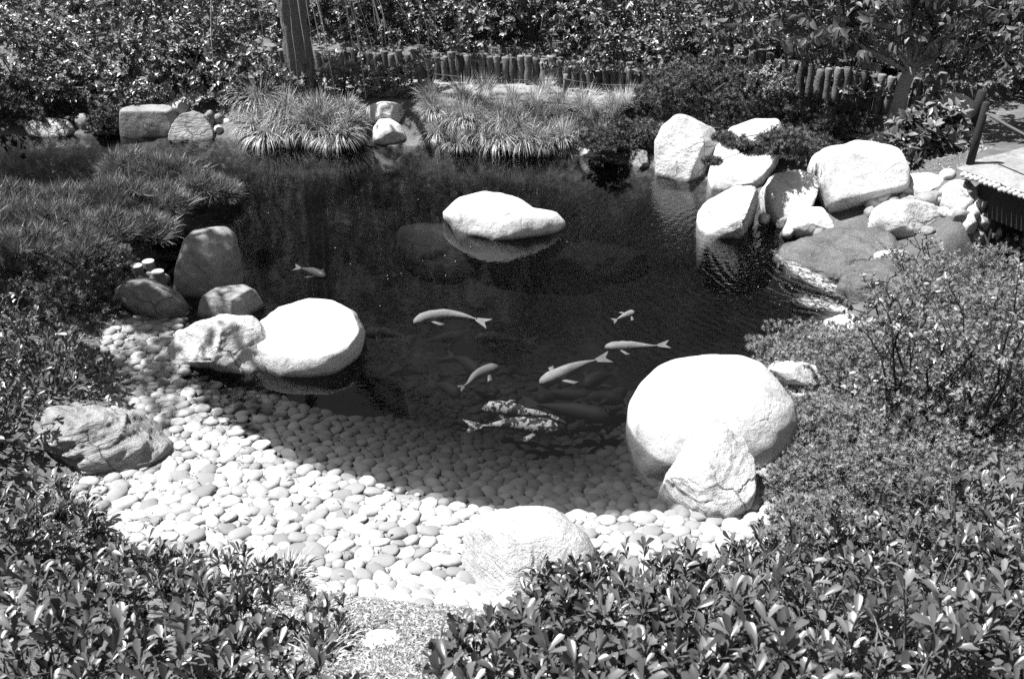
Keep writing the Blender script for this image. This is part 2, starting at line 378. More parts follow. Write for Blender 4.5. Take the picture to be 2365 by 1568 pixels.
GX, GY = np.meshgrid(gx, gy); GZ, GS = land(GX.ravel(), GY.ravel()); GZ = GZ.reshape(GX.shape); GS = GS.reshape(GX.shape)
GZ = np.where(GY < 0, np.minimum(GZ, 2.3), GZ)
def zat(x, y):
    x = np.atleast_1d(x).astype(float); y = np.atleast_1d(y).astype(float)
    i = np.clip(np.searchsorted(gx, x) - 1, 0, len(gx)-2); j = np.clip(np.searchsorted(gy, y) - 1, 0, len(gy)-2)
    a = np.clip((x - gx[i])/(gx[i+1]-gx[i]), 0, 1); b = np.clip((y - gy[j])/(gy[j+1]-gy[j]), 0, 1)
    return GZ[j, i]*(1-a)*(1-b) + GZ[j, i+1]*a*(1-b) + GZ[j+1, i]*(1-a)*b + GZ[j+1, i+1]*a*b
def hit(u, v):
    d = ray(u, v); t = np.arange(1.0, 45, .02); p = CAM + t[:, None]*d
    k = np.argmax(p[:, 2] < zat(p[:, 0], p[:, 1])); return p[k]
nx, ny = len(gx), len(gy)
idx = np.arange(nx*ny).reshape(ny, nx)
q = np.stack([idx[:-1, :-1].ravel(), idx[:-1, 1:].ravel(), idx[1:, 1:].ravel(), idx[1:, :-1].ravel()], 1)
gm = mesh('ground', np.stack([GX.ravel(), GY.ravel(), GZ.ravel()], 1), q, M['soil']); gm.materials.append(M['bed'])
for m_ in ('sand', 'mulch'): gm.materials.append(M[m_])
CX = np.stack([(GX[:-1, :-1] + GX[1:, 1:]).ravel()/2, (GY[:-1, :-1] + GY[1:, 1:]).ravel()/2], 1)
fs = (GS[:-1, :-1].ravel() < .0).astype(np.int32)
beach_px = [(225, 835), (250, 782), (320, 735), (440, 700), (480, 850), (430, 868), (452, 905), (500, 955), (560, 1003), (640, 1045), (760, 1093), (900, 1126), (1000, 1152), (1110, 1178), (1250, 1190),
            (1400, 1192), (1530, 1190), (1640, 1150), (1760, 1010), (1800, 920), (1775, 880), (1880, 880), (1915, 915), (1840, 965), (1815, 1080), (1850, 1200), (1850, 1310), (1450, 1380), (1110, 1470), (1060, 1440), (950, 1450),
            (830, 1430), (760, 1380), (640, 1335), (480, 1305), (330, 1280), (200, 1180), (220, 1085), (330, 1062), (340, 1010), (280, 940), (215, 905)]
BP = np.array([P(u, v, .03)[:2] for u, v in beach_px])
mul_px = np.array([hit(u, v)[:2] for u, v in [(200, 1080), (420, 1060), (1100, 1300), (1250, 1420), (1100, 1560), (500, 1560), (200, 1400)]])
fs = np.where((fs == 0) & inside(CX, mul_px), 3, fs); fs = np.where((fs == 0) & inside(CX, BP) | (fs == 3) & inside(CX, BP), 2, fs)
gm.polygons.foreach_set('material_index', fs.astype(np.int32))
obj('ground', gm, kind='structure')

# water: one closed body whose rim lies inside the banks
ctr = []
n = len(SH)
for i in range(n):
    e1 = SH[i] - SH[i-1]; e2 = SH[(i+1) % n] - SH[i]
    nrm = np.array([e1[1], -e1[0]])/np.hypot(*e1) + np.array([e2[1], -e2[0]])/np.hypot(*e2); nrm /= max(np.hypot(*nrm), .3)
    ctr.append(nrm)
sgn = 1 if sdist(SH[:1] + np.array(ctr[:1])*.05, SH)[0] > 0 else -1
rim = SH + sgn*np.array(ctr)*.10
bm = bmesh.new(); vv = [bm.verts.new((x, y, 0)) for x, y in rim]; fc = bm.faces.new(vv)
ex = bmesh.ops.extrude_face_region(bm, geom=[fc]); bmesh.ops.translate(bm, verts=[e for e in ex['geom'] if isinstance(e, bmesh.types.BMVert)], vec=(0, 0, -1.1))
bmesh.ops.recalc_face_normals(bm, faces=bm.faces); bmesh.ops.triangulate(bm, faces=bm.faces)
wm = bpy.data.meshes.new('pond_water'); bm.to_mesh(wm); bm.free(); wm.materials.append(M['water'])
obj('pond_water', wm, kind='structure')
sw = np.concatenate([np.c_[ST, np.full(len(ST), .06)], np.c_[ST, np.full(len(ST), -.5)]]); k_ = len(ST)
obj('stream_water', mesh('stream_water', sw, [tuple(range(k_)), tuple(range(2*k_-1, k_-1, -1))] + [(i, i+k_, (i+1) % k_+k_, (i+1) % k_) for i in range(k_)], M['water'], False), kind='structure')

def sheet(name, poly_px, z, mat, lift=.012, step=.09, **k):
    poly = np.array([(P(u, v, z) if np.isscalar(z) else hit(u, v))[:2] for u, v in poly_px])
    x0, y0 = poly.min(0) - .1; x1, y1 = poly.max(0) + .1
    xs, ys = np.arange(x0, x1, step), np.arange(y0, y1, step); X, Y = np.meshgrid(xs, ys)
    Zs = zat(X.ravel(), Y.ravel()) + lift
    m = inside(np.stack([X.ravel(), Y.ravel()], 1), poly).reshape(X.shape)
    id_ = np.arange(X.size).reshape(X.shape); c = m[:-1, :-1] & m[1:, :-1] & m[:-1, 1:] & m[1:, 1:]
    f = np.stack([id_[:-1, :-1][c], id_[:-1, 1:][c], id_[1:, 1:][c], id_[1:, :-1][c]], 1)
    used = np.unique(f); re = np.zeros(X.size, int); re[used] = np.arange(len(used))
    vv = np.stack([X.ravel(), Y.ravel(), Zs], 1)[used]
    return obj(name, mesh(name, vv, re[f], mat), **k)
sheet('path', [(560, 200), (735, 179), (1000, 190), (1250, 202), (1510, 218), (1620, 226), (1560, 262), (1200, 240), (950, 225), (740, 214), (560, 225)], ZP, M['path'], lift=.022, kind='structure')
#sheet('path', [(2235, 330), (2290, 300), (2365, 298), (2700, 300), (2760, 420), (2500, 430), (2370, 395), (2245, 405)], .6, M['path'], kind='structure')

# ------------------------------------------------------------------ rocks
def make_rock(name, label, poly, vb, t, zb=0.0, mat='granite', sub=5, e=2.4, rough=.035, freq=2.6, cuts=(), auto=5, k=.55, seed=None, cat='rock', group=None, ridge=0.0, shift=(0, 0), skirt=.6):
    poly = np.array(poly, float); seed = seed if seed is not None else int(abs(poly[:, 0].sum()*7 + poly[0, 1])) % 9973
    rr = np.random.default_rng(seed)
    nxt = np.roll(poly, -1, 0); cr = poly[:, 0]*nxt[:, 1] - nxt[:, 0]*poly[:, 1]; A = cr.sum()/2
    c = ((poly + nxt)*cr[:, None]).sum(0)/(6*A)
    G = (hit(c[0], vb) if zb is None else P(c[0], vb, zb)); zc = depth(G) + t*k
    C = CAM + ray(c[0], c[1])*zc; s = zc/FPX
    th = np.linspace(-math.pi, math.pi, 181)[:-1]; rad = np.zeros(180)
    rel = (poly - c)*np.array([1, -1])
    for i, a in enumerate(th):
        dx, dy = math.cos(a), math.sin(a); best = 1e-6
        for j in range(len(rel)):
            p0, p1 = rel[j], rel[(j+1) % len(rel)]; ex, ey = p1 - p0
            den = dx*ey - dy*ex
            if abs(den) < 1e-9: continue
            tt = (p0[0]*ey - p0[1]*ex)/den; w = (p0[0]*dy - p0[1]*dx)/den
            if tt > 0 and -1e-6 <= w <= 1+1e-6: best = max(best, tt)
        rad[i] = best
    ker = np.array([1, 2, 3, 2, 1])/9.0; rad = np.convolve(np.concatenate([rad[-4:], rad, rad[:4]]), ker, 'same')[4:-4]*s
    d, f = ico(sub); rho = np.hypot(d[:, 0], d[:, 1]); ang = np.arctan2(d[:, 1], d[:, 0])
    rad2 = np.concatenate([rad, rad[:1]]); rt = np.interp(ang, np.linspace(-math.pi, math.pi, 181), rad2)
    mean = rad.mean(); rt = mean + (rt - mean)*np.clip(rho*1.15, 0, 1)**.8
    sc = 1/(rho**e + np.abs(d[:, 2])**e)**(1/e)
    loc = np.stack([rt*rho*np.cos(ang), rt*rho*np.sin(ang), t*d[:, 2]], 1)*sc[:, None]
    p = loc[:, :1]*R_ + loc[:, 1:2]*U_ + loc[:, 2:3]*F_
    size = max(mean, t)
    for (cx, cy_, cz, off) in cuts:
        nn = np.array([cx, cy_, cz], float); nn /= np.linalg.norm(nn); ex = p@nn - off*size
        p = p - np.where(ex > 0, ex*.92, 0)[:, None]*nn
    for _ in range(auto):
        nn = rr.normal(size=3); nn[1] -= .6; nn /= np.linalg.norm(nn)
        if abs(nn@F_) < .35: continue
        dd = p@nn; off = dd.max()*rr.uniform(.66, .88); ex = dd - off
        p = p - np.where(ex > 0, ex*.9, 0)[:, None]*nn
    q = p/size*freq*.5 + rr.uniform(0, 50, 3)
    nz = fbm(q, seed, 5)*.6 + (fbm(q*3.1, seed+5, 4)*.25)
    if ridge:
        q2 = np.stack([q[:, 0]*.8 + q[:, 2]*.5, q[:, 1]*.8, q[:, 2]*3.2 - q[:, 0]*.9], 1)
        nz = nz + ridge*(1 - np.abs(fbm(q2*1.3, seed+9, 4))*1.6)
    p = p + unit(p)*(nz*rough*size*2.0)[:, None]
    p[:, 2] = np.where(p[:, 2] < 0, p[:, 2]*(1 + skirt), p[:, 2])
    C = C + np.array([shift[0], shift[1], shift[2] if len(shift) > 2 else 0])
    return obj(name, mesh(name, p, f, M[mat]), loc=tuple(C), label=label, cat=cat, group=group)
def ell(u0, v0, u1, v1, n=14, sq=2.3, wob=.06, seed=1):
    rr = random.Random(seed + int(u0*3+v0)); cx, cy2, a, b = (u0+u1)/2, (v0+v1)/2, (u1-u0)/2, (v1-v0)/2
    out = []
    for i in range(n):
        w = 2*math.pi*i/n; s = 1/((abs(math.cos(w))**sq + abs(math.sin(w))**sq)**(1/sq))*(1 + rr.uniform(-wob, wob))
        out.append((cx + a*s*math.cos(w), cy2 + b*s*math.sin(w)))
    return out
# far bank, left
make_rock('rock', 'low pale rock lying at the waterline under the dark juniper, far left bank', [(62, 294), (85, 280), (130, 275), (168, 282), (181, 305), (174, 324), (120, 332), (75, 324)], 316, .3, mat='granite_rough', sub=5)
make_rock('stone', 'round white stone like a ball beside the low pale rock', ell(174, 262, 211, 303, sq=2), 300, .1, .04, sub=4, auto=1, mat='granite_grey', rough=.015)
make_rock('boulder', 'square grey block of a boulder with flat top on far bank', [(288, 330), (290, 270), (294, 254), (303, 246), (350, 242), (385, 240), (404, 252), (413, 268), (413, 305), (396, 330), (330, 334)], 320, .36, mat='granite_grey', e=3.6, cuts=[(0, 0, 1, .62), (0, -1, .1, .62)], auto=2, rough=.02)
make_rock('rock', 'pale rounded rock behind the square grey block', ell(384, 234, 453, 275, wob=.1), 268, .25, .15, sub=5, rough=.03)
make_rock('boulder', 'striped triangular boulder dipping its foot in the water', [(394, 330), (408, 292), (430, 268), (455, 261), (478, 270), (495, 300), (506, 330), (480, 345), (420, 345)], 328, .34, mat='strata', cuts=[(.1, -1, .5, .55)], ridge=.3)
for i, (b, lab) in enumerate([((473, 255, 497, 289), 'upright egg shaped stone leaning on the striped triangular boulder'), ((480, 242, 506, 263), 'small flattish stone at the top of the heap beside the sedge'),
         ((440, 258, 472, 274), 'long thin pale stone atop the striped triangular boulder'), ((496, 264, 518, 286), 'small pale oval stone wedged in the heap beside the sedge'),
         ((503, 274, 543, 300), 'rough pale stone against the sedge clump'), ((496, 291, 515, 312), 'small grey stone at the bottom of the heap near the water'),
         ((274, 268, 293, 287), 'small pale stone on the left of the square grey block')]):
    make_rock('stone', lab, ell(*b, wob=.08), b[3]+1, .1, .1 if b[3] < 300 else .02, sub=4, auto=3, mat='granite' if i % 3 else 'granite_grey')
# far bank, middle
make_rock('rock', 'rounded pale rock between the two stretches of sedge, the upper one', ell(847, 239, 938, 290, wob=.05), 282, .3, .2, mat='granite', sub=5, rough=.02)
make_rock('rock', 'smooth sloping rock at the waterline between the sedge clumps', [(858, 342), (862, 300), (878, 277), (905, 276), (928, 292), (946, 325), (948, 342), (905, 352)], 334, .3, mat='granite', rough=.02, sub=5)
make_rock('rock', 'pale rock under the creeping juniper branch with its reflection below', [(1333, 370), (1340, 325), (1358, 308), (1385, 310), (1402, 335), (1405, 375), (1370, 382)], 364, .25, sub=5, mat='granite')
make_rock('rock', 'small angular grey rock in the water beside the huge slanted boulder', [(1450, 395), (1454, 352), (1475, 344), (1494, 352), (1500, 395), (1475, 404)], 386, .18, sub=5, mat='strata')
# right group
make_rock('boulder', 'huge slanted white boulder with pointed top standing in the water', [(1508, 405), (1511, 330), (1530, 290), (1555, 271), (1582, 275), (1640, 300), (1663, 320), (1660, 365), (1632, 440), (1560, 428)], 415, .5, mat='granite_rough', cuts=[(-.35, -.8, .5, .62), (.7, -.5, .6, .75)], auto=2, rough=.03)
make_rock('boulder', 'tall white boulder behind the overhanging juniper branch', [(1622, 455), (1640, 390), (1658, 335), (1680, 298), (1722, 284), (1790, 280), (1803, 320), (1790, 390), (1750, 440), (1690, 462)], 440, .5, .03, mat='granite', cuts=[(-.3, -.7, .6, .6)], auto=3, rough=.03)
make_rock('rock', 'wedge shaped white rock standing in the water, dark on one side', [(1607, 530), (1618, 490), (1640, 458), (1690, 430), (1735, 424), (1746, 447), (1762, 482), (1776, 575), (1700, 606), (1618, 590)], 548, .36, mat='granite_rough', cuts=[(.85, -.45, -.1, .38), (-.5, -.5, .7, .7)], auto=3, rough=.04)
make_rock('boulder', 'pale boulder with shaded left flank between wedge rock and biggest boulder', [(1745, 425), (1768, 395), (1820, 388), (1862, 400), (1870, 425), (1850, 482), (1812, 520), (1775, 505), (1750, 462)], 508, .4, .05, mat='granite', cuts=[(-.1, -.65, .75, .6)], auto=4, rough=.03, shift=(.04, -.12))
make_rock('rock', 'low pale rock at the foot of the biggest boulder', [(1803, 535), (1825, 500), (1850, 482), (1895, 480), (1910, 505), (1926, 540), (1880, 556), (1830, 552)], 542, .28, .03, mat='granite', sub=5, ridge=.1)
make_rock('boulder', 'biggest white rounded block of a boulder overhanging the cascade', [(1879, 375), (1893, 347), (1935, 341), (1960, 331), (2000, 333), (2042, 347), (2062, 370), (2079, 410), (2082, 440), (2062, 472), (2000, 500), (1930, 514), (1902, 482), (1882, 430)], 512, .55, .12, mat='granite', e=3.0, cuts=[(0, -.1, 1, .72), (-.15, -.9, .45, .62), (.15, -.75, -.65, .52)], auto=1, rough=.022, k=.4, skirt=0)
make_rock('rock', 'broad speckled rock between the biggest boulder and the bridge stones', [(2005, 520), (2020, 478), (2050, 461), (2110, 466), (2160, 482), (2172, 512), (2160, 550), (2080, 560), (2020, 548)], 545, .35, None, mat='granite_rough', auto=4)
make_rock('rock', 'long tapered rock behind the speckled one, beside the bridge end', [(2079, 425), (2090, 405), (2130, 402), (2174, 415), (2172, 432), (2130, 450), (2095, 462)], 452, .3, None, mat='granite', sub=5)
make_rock('stone', 'round grey stone resting in front of the tapered rock', ell(2110, 441, 2179, 484), 480, .18, None, mat='granite_grey', sub=5, auto=2)
make_rock('rock', 'upright pitted rock directly under the corner of the bridge', [(2170, 470), (2180, 435), (2200, 417), (2225, 416), (2245, 440), (2253, 475), (2235, 493), (2190, 494)], 492, .25, None, mat='granite_rough', sub=5, auto=5)
make_rock('stone', 'small round stone on top, touching the first log of the bridge', ell(2171, 391, 2203, 420), 416, .1, None, sub=4, auto=1)
for i, (b, lab) in enumerate([((2212, 487, 2251, 545), 'tall split stone beneath the bridge beam'), ((2249, 488, 2289, 530), 'blocky stone under the bridge beam, half in shade'), ((2283, 518, 2306, 556), 'thin stone standing farthest under the bridge'),
         ((2158, 478, 2192, 506), 'small white stone among the pile below the pitted rock'), ((2188, 484, 2216, 508), 'small egg shaped stone below the pitted rock'), ((2248, 455, 2280, 492), 'small grey stone tucked between pitted rock and bridge beam'),
         ((2236, 535, 2262, 560), 'low stone at the stream edge beneath the bridge'), ((2086, 452, 2112, 476), 'little grey stone wedged beside the biggest boulder')]):
    make_rock('stone', lab, ell(*b, wob=.09), b[3]-1, .12, None, sub=4, auto=3, mat='granite_grey' if i in (1, 5, 7) else 'granite')
hp = np.random.default_rng(77)
for i in range(34):
    u = hp.uniform(2000, 2300); v = 470 + (u - 2000)*.12 + hp.uniform(-55, 55); w = hp.uniform(9, 24); hh = w*hp.uniform(.65, .95)
    make_rock('stone', 'small rounded stone in the heap between the biggest boulder and the bridge', ell(u-w, v-hh, u+w, v+hh, wob=.12, seed=i), v+hh, w*.0045, None, sub=3, auto=4, mat=['granite', 'granite_grey', 'granite_rough'][i % 3], group='small stones heaped beside the bridge')
for i in range(12):
    u = hp.uniform(1760, 1900); v = 520 + hp.uniform(-20, 35); w = hp.uniform(8, 18); hh = w*.8
    make_rock('stone', 'small rounded stone at the foot of the boulders beside the cascade', ell(u-w, v-hh, u+w, v+hh, wob=.12, seed=i), v+hh, w*.0045, .02, sub=3, auto=4, mat=['granite', 'granite_grey'][i % 2], group='small stones at the cascade')
MOUNDS = [('wide dark wet slab sloping into the pond at the cascade', P(1945, 600, 0), .54, .38, .22, 12, -.15), ('second wet grey rock below the slab, partly behind leafy twigs', P(2030, 690, 0), .34, .30, .30, 15, .2)]
make_rock('stone', 'flat white stone on the far side of the wet slab', ell(2020, 578, 2094, 612), 606, .2, .16, sub=5)
make_rock('rock', 'white pointed rock at the pond edge above the clipped juniper', [(1898, 760), (1915, 738), (1950, 727), (1985, 733), (2010, 755), (2010, 790), (1940, 796)], 778, .3, .03, mat='granite', sub=5)
make_rock('boulder', 'great smooth white dome boulder at the water edge with a small dimple', [(1446, 985), (1455, 930), (1480, 888), (1520, 845), (1562, 826), (1640, 818), (1712, 821), (1752, 836), (1790, 880), (1822, 922), (1832, 970), (1815, 1050), (1750, 1110), (1650, 1135), (1545, 1125), (1470, 1070)], 1045, .62, .0, mat='granite', auto=0, rough=.012, e=2.2, k=.5, sub=6)
make_rock('boulder', 'rough cracked white boulder leaning on the great dome boulder', [(1520, 1155), (1535, 1110), (1575, 1050), (1610, 1010), (1640, 974), (1682, 990), (1716, 1012), (1737, 1062), (1734, 1135), (1700, 1188), (1620, 1206), (1555, 1190)], 1188, .3, .0, mat='granite_rough', auto=4, rough=.05, ridge=.18, e=3.0, sub=6)
make_rock('stone', 'flat oval white stone between dome boulder and juniper', [(1773, 852), (1790, 834), (1840, 832), (1885, 845), (1906, 868), (1890, 884), (1845, 892), (1800, 884)], 886, .22, .1, sub=5, auto=2, rough=.02)
make_rock('boulder', 'broad white boulder half buried in beach pebbles, behind front hedge', [(1060, 1292), (1074, 1232), (1110, 1190), (1190, 1177), (1272, 1180), (1305, 1196), (1352, 1232), (1376, 1272), (1366, 1330), (1260, 1385), (1140, 1392), (1098, 1372), (1078, 1325)], 1375, .34, None, mat='granite_rough', auto=4, rough=.03, e=2.6)
# the island and sunken slabs
make_rock('boulder', 'white hump of rock rising alone in the middle of the pond', [(1018, 480), (1060, 440), (1110, 428), (1162, 432), (1207, 448), (1232, 468), (1287, 473), (1309, 500), (1298, 545), (1200, 572), (1140, 576), (1065, 545)], 540, .42, .0, mat='granite', auto=0, rough=.035, e=2.2, k=.5, shift=(0, 0, -.075))
def mound(label, C, rx, ry, h, seed, mat, rot=0.0, wob=.12, flat=.8, lean=(0, 0), sub=5):
    """a boulder that rises out of the bed or ground without an undercut; C is the centre of its foot, h its height"""
    d, f = ico(sub); hz = h + .5; q = np.abs(d)**1.0; up = np.where(d[:, 2] > 0, d[:, 2]**.8, d[:, 2])
    p = np.stack([d[:, 0]*rx, d[:, 1]*ry, up*h], 1); p[:, 2] = np.where(d[:, 2] < 0, d[:, 2]*.5, p[:, 2])
    p[:, 2] = np.where(p[:, 2] > flat*h, flat*h + (p[:, 2] - flat*h)*.45, p[:, 2])
    p = p*(1 + wob*fbm(d*1.5 + seed, seed, 5))[:, None]; p[:, 2] += p[:, 0]*lean[0]*(d[:, 2] > 0) + p[:, 1]*lean[1]*(d[:, 2] > 0)
    c, s_ = math.cos(rot), math.sin(rot); p = p@np.array([[c, s_, 0], [-s_, c, 0], [0, 0, 1]])
    return obj('rock', mesh('rock', p, f, M[mat]), loc=tuple(C), label=label, cat='rock')
for lab, C, rx, ry, h, sd_, rot in MOUNDS: mound(lab, C, rx, ry, h, sd_, 'wet', rot, .16, .7, (.12, .1))
mound('sunken slab showing dimly below the lone white hump', P(1050, 530, -.2)*np.array([1, 1, 0]) + np.array([0, .1, -.62]), .62, .5, .50, 3, 'sunk', .4, .2, .6)
mound('sunken stone under water on the cascade side of the lone hump', P(1390, 575, -.45)*np.array([1, 1, 0]) + np.array([0, 0, -.64]), .5, .3, .22, 5, 'sunk', .1, .25)
# left beach group
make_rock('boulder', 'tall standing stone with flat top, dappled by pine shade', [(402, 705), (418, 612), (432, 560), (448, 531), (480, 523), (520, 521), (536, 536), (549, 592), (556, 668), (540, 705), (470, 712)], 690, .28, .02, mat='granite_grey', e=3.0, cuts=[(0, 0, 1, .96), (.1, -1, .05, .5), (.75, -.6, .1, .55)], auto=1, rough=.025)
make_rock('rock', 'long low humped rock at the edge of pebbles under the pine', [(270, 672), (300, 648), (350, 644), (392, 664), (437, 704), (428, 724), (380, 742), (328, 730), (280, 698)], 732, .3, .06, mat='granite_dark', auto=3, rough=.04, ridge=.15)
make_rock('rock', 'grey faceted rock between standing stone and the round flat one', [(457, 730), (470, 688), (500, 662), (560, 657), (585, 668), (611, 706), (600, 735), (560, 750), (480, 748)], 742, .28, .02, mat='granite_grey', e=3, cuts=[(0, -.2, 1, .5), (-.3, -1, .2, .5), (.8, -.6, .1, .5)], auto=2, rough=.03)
make_rock('boulder', 'white craggy boulder with creased face lying on the pebble beach', [(388, 812), (408, 770), (470, 738), (530, 726), (582, 734), (622, 765), (636, 800), (664, 838), (640, 866), (540, 878), (495, 868), (430, 842), (400, 828)], 858, .36, .0, mat='granite_rough', auto=6, rough=.05, ridge=.2, e=2.5, sub=6)
make_rock('boulder', 'round flat topped white boulder like a cushion in the shallows', [(592, 745), (638, 690), (700, 668), (760, 675), (812, 704), (841, 750), (840, 805), (805, 860), (740, 882), (672, 878), (630, 840), (602, 790)], 850, .5, .0, mat='granite', e=3.2, cuts=[(0, -.08, 1, .40)], auto=0, rough=.02, k=.6, shift=(0, 0, -.06))
make_rock('boulder', 'jagged layered grey rock among the bushes on the near left beach', [(88, 1000), (108, 950), (150, 937), (240, 944), (300, 954), (342, 985), (393, 1022), (390, 1058), (340, 1085), (240, 1096), (140, 1075), (92, 1035)], 1080, .38, None, mat='strata', auto=5, rough=.07, ridge=.35, e=2.8, sub=6)
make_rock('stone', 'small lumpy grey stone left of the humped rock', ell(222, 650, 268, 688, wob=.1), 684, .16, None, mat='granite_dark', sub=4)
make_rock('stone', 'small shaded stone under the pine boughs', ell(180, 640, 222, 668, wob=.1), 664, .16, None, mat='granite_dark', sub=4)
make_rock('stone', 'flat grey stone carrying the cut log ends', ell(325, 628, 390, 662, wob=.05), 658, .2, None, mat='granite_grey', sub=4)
make_rock('boulder', 'bright white boulder behind the bridge post', [(2176, 250), (2185, 222), (2210, 214), (2235, 232), (2243, 270), (2240, 310), (2205, 316), (2180, 290)], 308, .3, None, sub=5)
make_rock('stone', 'flat pale slab stone showing between the junipers on the bank', ell(1652, 258, 1714, 276), 272, .2, None, sub=4)
make_rock('stone', 'pale stone among the twigs of the leggy bush on the right slope', ell(2140, 988, 2228, 1042), 1036, .2, None, sub=5)
make_rock('stone', 'flat stepping stone sunk in the dry litter at the front', ell(830, 1460, 930, 1494), 1488, .16, None, mat='granite', sub=4, auto=0)

# ------------------------------------------------------------------ pebbles
cand = np.stack([rng.uniform(-3.4, 2.6, 120000), rng.uniform(3.2, 8.3, 120000)], 1)
csd = sdist(cand, SH); onb = inside(cand + .16*np.stack([fbm(np.c_[cand*3, cand[:, :1]*0], 71, 2), fbm(np.c_[cand*3, cand[:, :1]*0 + 5], 72, 2)], 1), BP) & (csd > -.05) | ((csd < .02) & (csd > -1.0 - rng.random(len(cand))**2*1.4) & (cand[:, 1] < 7.2) & (cand[:, 0] < 1.75))
cand = cand[onb]; csd = csd[onb]
placed = []; cell = {}
def try_put(p, r, sd):
    k = (int(p[0]//.13), int(p[1]//.13))
    for i in (-1, 0, 1):
        for j in (-1, 0, 1):
            for (qx, qy, qr) in cell.get((k[0]+i, k[1]+j), ()):
                if (p[0]-qx)**2 + (p[1]-qy)**2 < ((r+qr)*.75)**2: return
    cell.setdefault(k, []).append((p[0], p[1], r)); placed.append((p[0], p[1], r, sd))
nc = len(cand)
for i in range(nc):
    f = i/nc
    r = rng.uniform(.046, .062) if f < .12 else rng.uniform(.034, .047) if f < .5 else rng.uniform(.016, .028)
    try_put(cand[i], r, csd[i])
PB = np.array(placed)
pz = zat(PB[:, 0], PB[:, 1])
pv, pf = ico(3); pv2, pf2 = ico(2)
peb_meshes = []
for i in range(12):
    rr = np.random.default_rng(i); s = np.array([rr.uniform(1.05, 1.4), rr.uniform(.85, 1.05), rr.uniform(.40, .55)])
    v = pv*(1 + .16*fbm(pv*1.2 + i*9, i, 3)[:, None])*s
    peb_meshes.append(mesh('pebble', v, pf, M['pebble']))
dist = np.hypot(PB[:, 0], PB[:, 1]); dry = PB[:, 3] > -.03
def px_of(p):
    d = np.asarray(p) - CAM; z = d@F_; return W0/2 + FPX*(d@R_)/z, H0/2 - FPX*(d@U_)/z
uu, vv_ = px_of(np.stack([PB[:, 0], PB[:, 1], pz], 1))
order = np.argsort(-(PB[:, 2]/dist)*dry*((uu > 240) & (uu < 1840) & (vv_ < 1420)))
ang = rng.normal(0, .7, len(PB))
rest, sunk = [], []
top = set(order[:300].tolist())
for i in range(len(PB)):
    x, y, r, sd = PB[i]
    if i in top:
        o = obj('pebble', peb_meshes[i % 12], loc=(x, y, pz[i] + r*.14), label='smooth pale river pebble set in the beach beside the pond', cat='pebble', group='river pebbles paving the beach')
        o.rotation_euler = (rng.normal(0, .12), rng.normal(0, .12), ang[i]); o.scale = (r, r, r)
    elif dry[i]: rest.append(i)
    else: sunk.append(i)
def pebble_mass(name, ids, mat, **k):
    ids = np.array(ids); a = ang[ids]; r = PB[ids, 2]; n = len(ids)
    Sx = np.stack([np.cos(a), np.sin(a), rng.normal(0, .12, n)], 1); Sx = unit(Sx)
    Nn = unit(np.stack([rng.normal(0, .12, n), rng.normal(0, .12, n), np.ones(n)], 1)); Ly = unit(np.cross(Nn, Sx)); Nn = np.cross(Sx, Ly)
    org = np.stack([PB[ids, 0], PB[ids, 1], pz[ids] + r*.14], 1)
    sc = np.stack([r*rng.uniform(1.08, 1.35, n), r*rng.uniform(.85, 1.05, n), r*rng.uniform(.4, .62, n)], 1)
    v, f = scatter(pv2, pf2, org, Sx, Ly, Nn, sc)
    return obj(name, mesh(name, v, f, mat, True, np.repeat(rng.uniform(0, 1, n), len(pv2))), kind='stuff', **k)
pebble_mass('pebble_bed', rest, M['pebble_mass'], label='smaller pale pebbles filling the beach between the larger ones', cat='pebbles')
pebble_mass('submerged_pebble_bed', sunk, M['pebble_sunk'], label='dim algae covered pebbles under the shallow water', cat='pebbles')

# ------------------------------------------------------------------ foliage building blocks
def spatulate(seg, w, fold, curl):
    v, f = leaf_template(seg, w, fold, curl); k = 1
    for i in range(1, seg):
        t = (i/seg)**.85; ww = w*t**.9*math.sqrt(max(0, 1 - t**7))*1.05 + .012; z = -curl*t*t
        v[k] = (-ww, t, z + fold*ww*2); v[k+1] = (0, t, z); v[k+2] = (ww, t, z + fold*ww*2); k += 3
    return v, f
def leaf_template(seg, w=.36, fold=.12, curl=.15, tipw=.0, shape=1.0):
    v, f = [], []
    for i in range(seg+1):
        t = i/seg; ww = w*math.sin(math.pi*t**shape)**.8 if 0 < t < 1 else 0.0
        z = -curl*t*t
        if i in (0, seg): v.append((0, t, z))
        else: v += [(-ww, t, z + fold*ww*2), (0, t, z), (ww, t, z + fold*ww*2)]
    def ring(i): return [0]*3 if i == 0 else [len(v)-1]*3 if i == seg else [1+(i-1)*3+k for k in range(3)]
    for i in range(seg):
        a, b = ring(i), ring(i+1)
        for k in (0, 1):
            for tri in ((a[k], a[k+1], b[k+1]), (a[k], b[k+1], b[k])):
                if len(set(tri)) == 3: f.append(tri)
    return np.array(v), np.array(f)
LEAF_NEAR = spatulate(4, .20, .2, .15)      # blunt glossy leaf, widest past the middle
LEAF_FAR = leaf_template(2, .26, .25, .15)
LEAF_MID = leaf_template(3, .22, .2, .2)
LEAF_CHERRY = leaf_template(4, .24, .2, .45)
NEEDLE = (np.array([(-.06, 0, 0), (.06, 0, 0), (0, 1, 0)]), np.array([(0, 1, 2)]))
SPRIG = (np.array([(-.10, 0, 0), (.10, 0, 0), (.02, 1, 0), (0, .25, 0), (-.5, .75, .12), (-.06, .5, 0), (.05, .15, 0), (.45, .65, -.1), (.08, .42, 0)]), np.array([(0, 1, 2), (3, 4, 5), (6, 7, 8)]))
